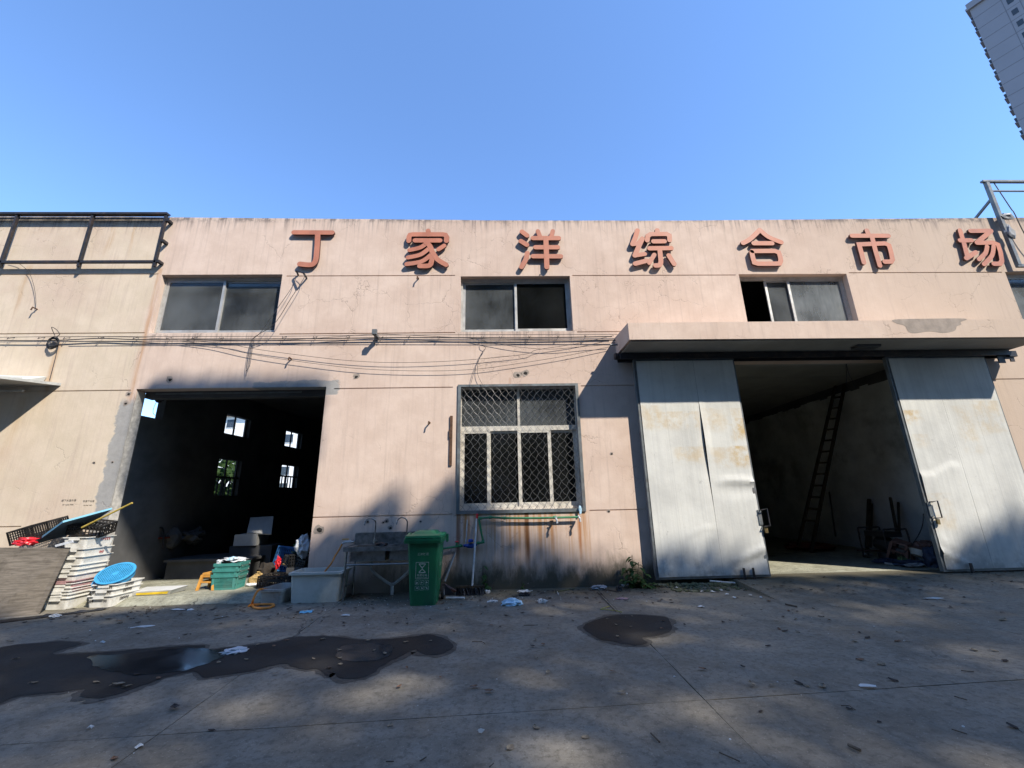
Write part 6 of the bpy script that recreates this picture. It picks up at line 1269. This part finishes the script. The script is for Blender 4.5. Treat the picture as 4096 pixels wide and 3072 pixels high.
while z > 12:
    if k == 0:
        gro = tbox(-.01, Len+.01, -.02, .0, z, z+.10).build('floor_groove', 'towline', t); bal = []
        mm = tbox(-.45, -.002, .15, 2.4, z-.1, z+.05); bal.append(mm.build('balcony', 'tower', t)); mm = tbox(-.36, -.002, .3, 1.6, z+.95, z+1.1); bal.append(mm.build('ledge', 'tower', t))
        mm = tbox(-.3, -.002, .35, 2.3, z+.06, z+.94); bal.append(mm.build('balcony_glass', 'dglass', t))
        bal.append(tbox(4.45, 5.25, -.03, -.004, z+1.0, z+2.3).build('window', 'dglass', t)); bal.append(tbox(9.5, 10.6, -.03, -.004, z+1.0, z+2.3).build('window', 'dglass', t))
        bal.append(tbox(14.5, 16.4, -.03, -.004, z+.8, z+2.4).build('window', 'dglass', t))
    else:
        for o in [gro]+bal:
            c = o.copy(); col.objects.link(c); c.parent = t; c.location = (0, 0, -3.0*k)
    k += 1; z -= 3.0
tbox(3.9, 4.0, -.015, .0, 5, ZT-.9).build('vertical_joint', 'towline', t); tbox(5.8, 5.9, -.015, 0, 5, ZT-.9).build('vertical_joint', 'towline', t)

t = thing('apartment_house', 'white apartment house seen through the side windows of the left hall', 'building', (-50, 80, 0))
MB().box(-61, -33, 80, 92, 0, 18.3).build('wall', 'white', t); MB().hexa([(-62, 79, 18.3), (-32, 79, 18.3), (-32, 93, 18.3), (-62, 93, 18.3), (-62, 79.2, 18.7), (-32, 79.2, 18.7), (-36, 86, 21), (-58, 86, 21)]).build('roof', 'tile', t)
w0 = None
for i in range(7):
    for k in range(6):
        x, z = -59+i*3.7, 1.1+3*k
        if w0 is None:
            w0 = MB().box(x-.1, x+1.7, 79.9, 79.995, z-.1, z+1.6).build('window', 'wplas', t); p0 = MB().box(x, x+.78, 79.86, 79.898, z, z+1.5).box(x+.82, x+1.6, 79.86, 79.898, z, z+1.5).build('pane', 'dglass', w0); xz0 = (x, z)
        else:
            c = w0.copy(); col.objects.link(c); c.parent = t; c.location = (x-xz0[0], 0, z-xz0[1]); d = p0.copy(); col.objects.link(d); d.parent = c

# ================================================================== TREES
def tree_leaves(pts, size, seed):
    rg_ = np.random.default_rng(seed); n = len(pts); d = rg_.normal(size=(n, 3)); d /= np.linalg.norm(d, axis=1)[:, None]
    e = np.cross(d, rg_.normal(size=(n, 3))); e /= np.linalg.norm(e, axis=1)[:, None]; s = size*(.6+.7*rg_.random((n, 1)))
    P = np.asarray(pts); a = d*s*.5; b = e*s*.29
    V = np.stack([P-a, P+b, P+a, P-b], 1).reshape(-1, 3); return V
def tree(label, trunk, pts, size, seed, group, limbs=9):
    t = thing('tree', label, 'tree', trunk, group); V = tree_leaves(pts, size, seed); o = Vector(trunk)
    me = bpy.data.meshes.new('crown'); n = len(V)//4; V = V-np.array(trunk)
    me.from_pydata(V.tolist(), [], np.arange(4*n).reshape(-1, 4).tolist()); me.materials.append(MT['leaft']); me.update()
    c = bpy.data.objects.new('crown', me); col.objects.link(c); c.parent = t
    P = np.asarray(pts); zt = P[:, 2].min(); top = Vector((o.x+(P[:, 0].mean()-o.x)*.25, o.y+(P[:, 1].mean()-o.y)*.25, zt+.8))
    m = MB(); m.tube(catmull([o, o.lerp(top, .5)+Vector((.15, -.1, 0)), top], 5), [.30-.012*i for i in range(11)], 10); m.build('trunk', 'bark', t, smooth=True)
    rr = random.Random(seed); m = MB()
    for i in range(limbs):
        Q = P[P[:, 1] < o.y+7] if (P[:, 1] < o.y+7).any() else P; e = Vector(Q[rr.randrange(len(Q))]); md = top.lerp(e, .5)+Vector((0, 0, .5)); m.tube(catmull([top-Vector((0, 0, .6)), md, e], 4), [.06-.005*k for k in range(9)], 6)
    m.build('limb', 'bark', t)
rg_ = np.random.default_rng(5)
EX = [-15, -8, -6.6, -5.6, -5.0, -4.5, -3.8, -3.4, -3.0, -2.75, -2.4, -1.6, -1.0, -.4, .6, 1.3, 2.2, 2.9, 3.3, 3.7, 4.3, 5.0, 7.0, 8.2, 8.7, 9.3, 12, 16]
EY = [7.6, 7.65, 7.75, 8.0, 8.5, 9.5, 9.6, 10.25, 9.9, 9.5, 10.2, 10.2, 9.7, 9.45, 9.3, 9.05, 8.9, 8.9, 8.95, 9.0, 8.92, 8.8, 8.65, 8.65, 8.95, 9.25, 9.5, 9.7]
GAPS = [(-2.15, 4.15, .42, .22), (-.85, 4.5, .4, .2), (-1.25, 4.3, .35, .18), (.3, 4.55, .22, .14), (.3, 3.3, .4, .25), (1.9, 5.6, .4, .25), (-1.9, 5.1, .3, .2), (3.0, 3.0, .3, .2)]
pts = []
while len(pts) < 90000:
    gx, gy = rg_.uniform(-15, 16), rg_.uniform(-4, 10.3)
    cl_ = rg_.random()
    z = rg_.uniform(13.5, 20.5)
    # loose clumps: thin the crown where a slow noise field is low
    ex = np.interp(gx, EX, EY)
    nn_ = int(rg_.integers(14, 34)); q = rg_.normal(size=(nn_, 3))*np.array([.42, .36, .4])
    for d in q:
        x_, y_ = gx+d[0], gy+d[1]
        if y_ > np.interp(x_, EX, EY)-.06+.10*rg_.normal(): continue
        hit = False
        for (hx, hy, ha, hb) in GAPS:
            if ((x_-hx)/ha)**2+((y_-hy)/hb)**2 < 1 and rg_.random() < .93: hit = True; break
        if hit: continue
        zz = z+d[2]; p = np.array([x_+.975/1.39*zz, y_-zz/1.39, zz])
        v = Vector(p)-Vector((0, 0, EYE)); f_ = v.dot(F)
        if f_ > .1 and abs(v.dot(RT)/f_) < 1.32 and v.dot(UP)/f_ < 1.02 and v.dot(UP)/f_ > -1.0: continue
        pts.append(p)
pn = 0
while pn < 12000:                                                     # leaves added in the outline of the left gate to shade its inside
    z_, x_ = rg_.uniform(2.35, 4.13), rg_.uniform(-7.35, -3.85)
    zz = rg_.uniform(14, 19); p = np.array([x_-.975/1.39*z_, 8.72+z_/1.39, 0])+zz*np.array([.975/1.39, -1/1.39, 1.])
    v = Vector(p)-Vector((0, 0, EYE)); f_ = v.dot(F); pn += 1
    if f_ > .1 and abs(v.dot(RT)/f_) < 1.32 and v.dot(UP)/f_ < 1.02 and v.dot(UP)/f_ > -1.0: continue
    pts.append(p)
pts = np.array(pts)
TR = np.array([(-2, -10.5, 0), (5, -11.5, 0), (11.5, -10.5, 0), (18, -11.5, 0), (24.5, -10.5, 0)], float)
own = np.argmin(((pts[:, None, :2]-(TR[None, :, :2]+np.array([0, 2.0])))**2).sum(2), 1)
for i, lab in enumerate(('leftmost broad shade tree behind the viewer', 'second shade tree from the left behind the viewer', 'middle shade tree behind the viewer', 'second shade tree from the right behind the viewer', 'rightmost broad shade tree behind the viewer')):
    tree(lab, tuple(TR[i]), pts[own == i], .30, 20+i, 'shade trees along the yard behind the viewer')
for i, x in enumerate((-17, -10.5, -4, 3.5, 10, 17, 24)):
    q = rg_.normal(size=(1300, 3)); q /= np.linalg.norm(q, axis=1)[:, None]; q *= rg_.random((1300, 1))**.3; q = q*np.array([3.6, 2.4, 3.4])+np.array([x, -14.5, 4.6])
    tree(ORD[i]+' bushy tree from the left in front of the flats behind the viewer', (x, -14.5, 0), q, .6, 60+i, 'bushy trees in front of the flats', 4)
q = rg_.normal(size=(1500, 3)); q /= np.linalg.norm(q, axis=1)[:, None]; q *= rg_.random((1500, 1))**.35; q = q*np.array([2.4, 2.2, 1.5])+np.array([-13.5, 20.5, 2.9])
tree('bushy tree outside the lower side window of the left hall', (-13.5, 20.5, 0), q, .34, 40, None, 5)

# number the singled-out leaves of each small group from left to right
grp = {}
for o in col.objects:
    if o.get('category') == 'leaf': grp.setdefault(o['group'], []).append(o)
for g, L in grp.items():
    if 1 < len(L) <= len(ORD):
        for i, o in enumerate(sorted(L, key=lambda q: q.location.x)): o['label'] = ORD[i]+' from the left, '+o['label']
# unseen block of flats, added behind the viewer to cut the low sky light
t = thing('added_flats', 'unseen grey flats added behind the viewer to block low sky light', 'building', (4, -19, 0))
MB().box(-48, 56, -31, -19, 0, 21).build('wall', 'tower', t); MB().box(-48.6, 56.6, -31.6, -18.4, 21, 21.6).build('roof', 'dgrey', t)
w0 = None
for i in range(25):
    for k in range(6):
        x, z = -46+i*4.1, 1.2+3.3*k
        if w0 is None: w0 = MB().box(x, x+1.9, -18.99, -18.9, z, z+1.6).build('window', 'dglass', t); xz0 = (x, z)
        else: c = w0.copy(); col.objects.link(c); c.parent = t; c.location = (x-xz0[0], 0, z-xz0[1])
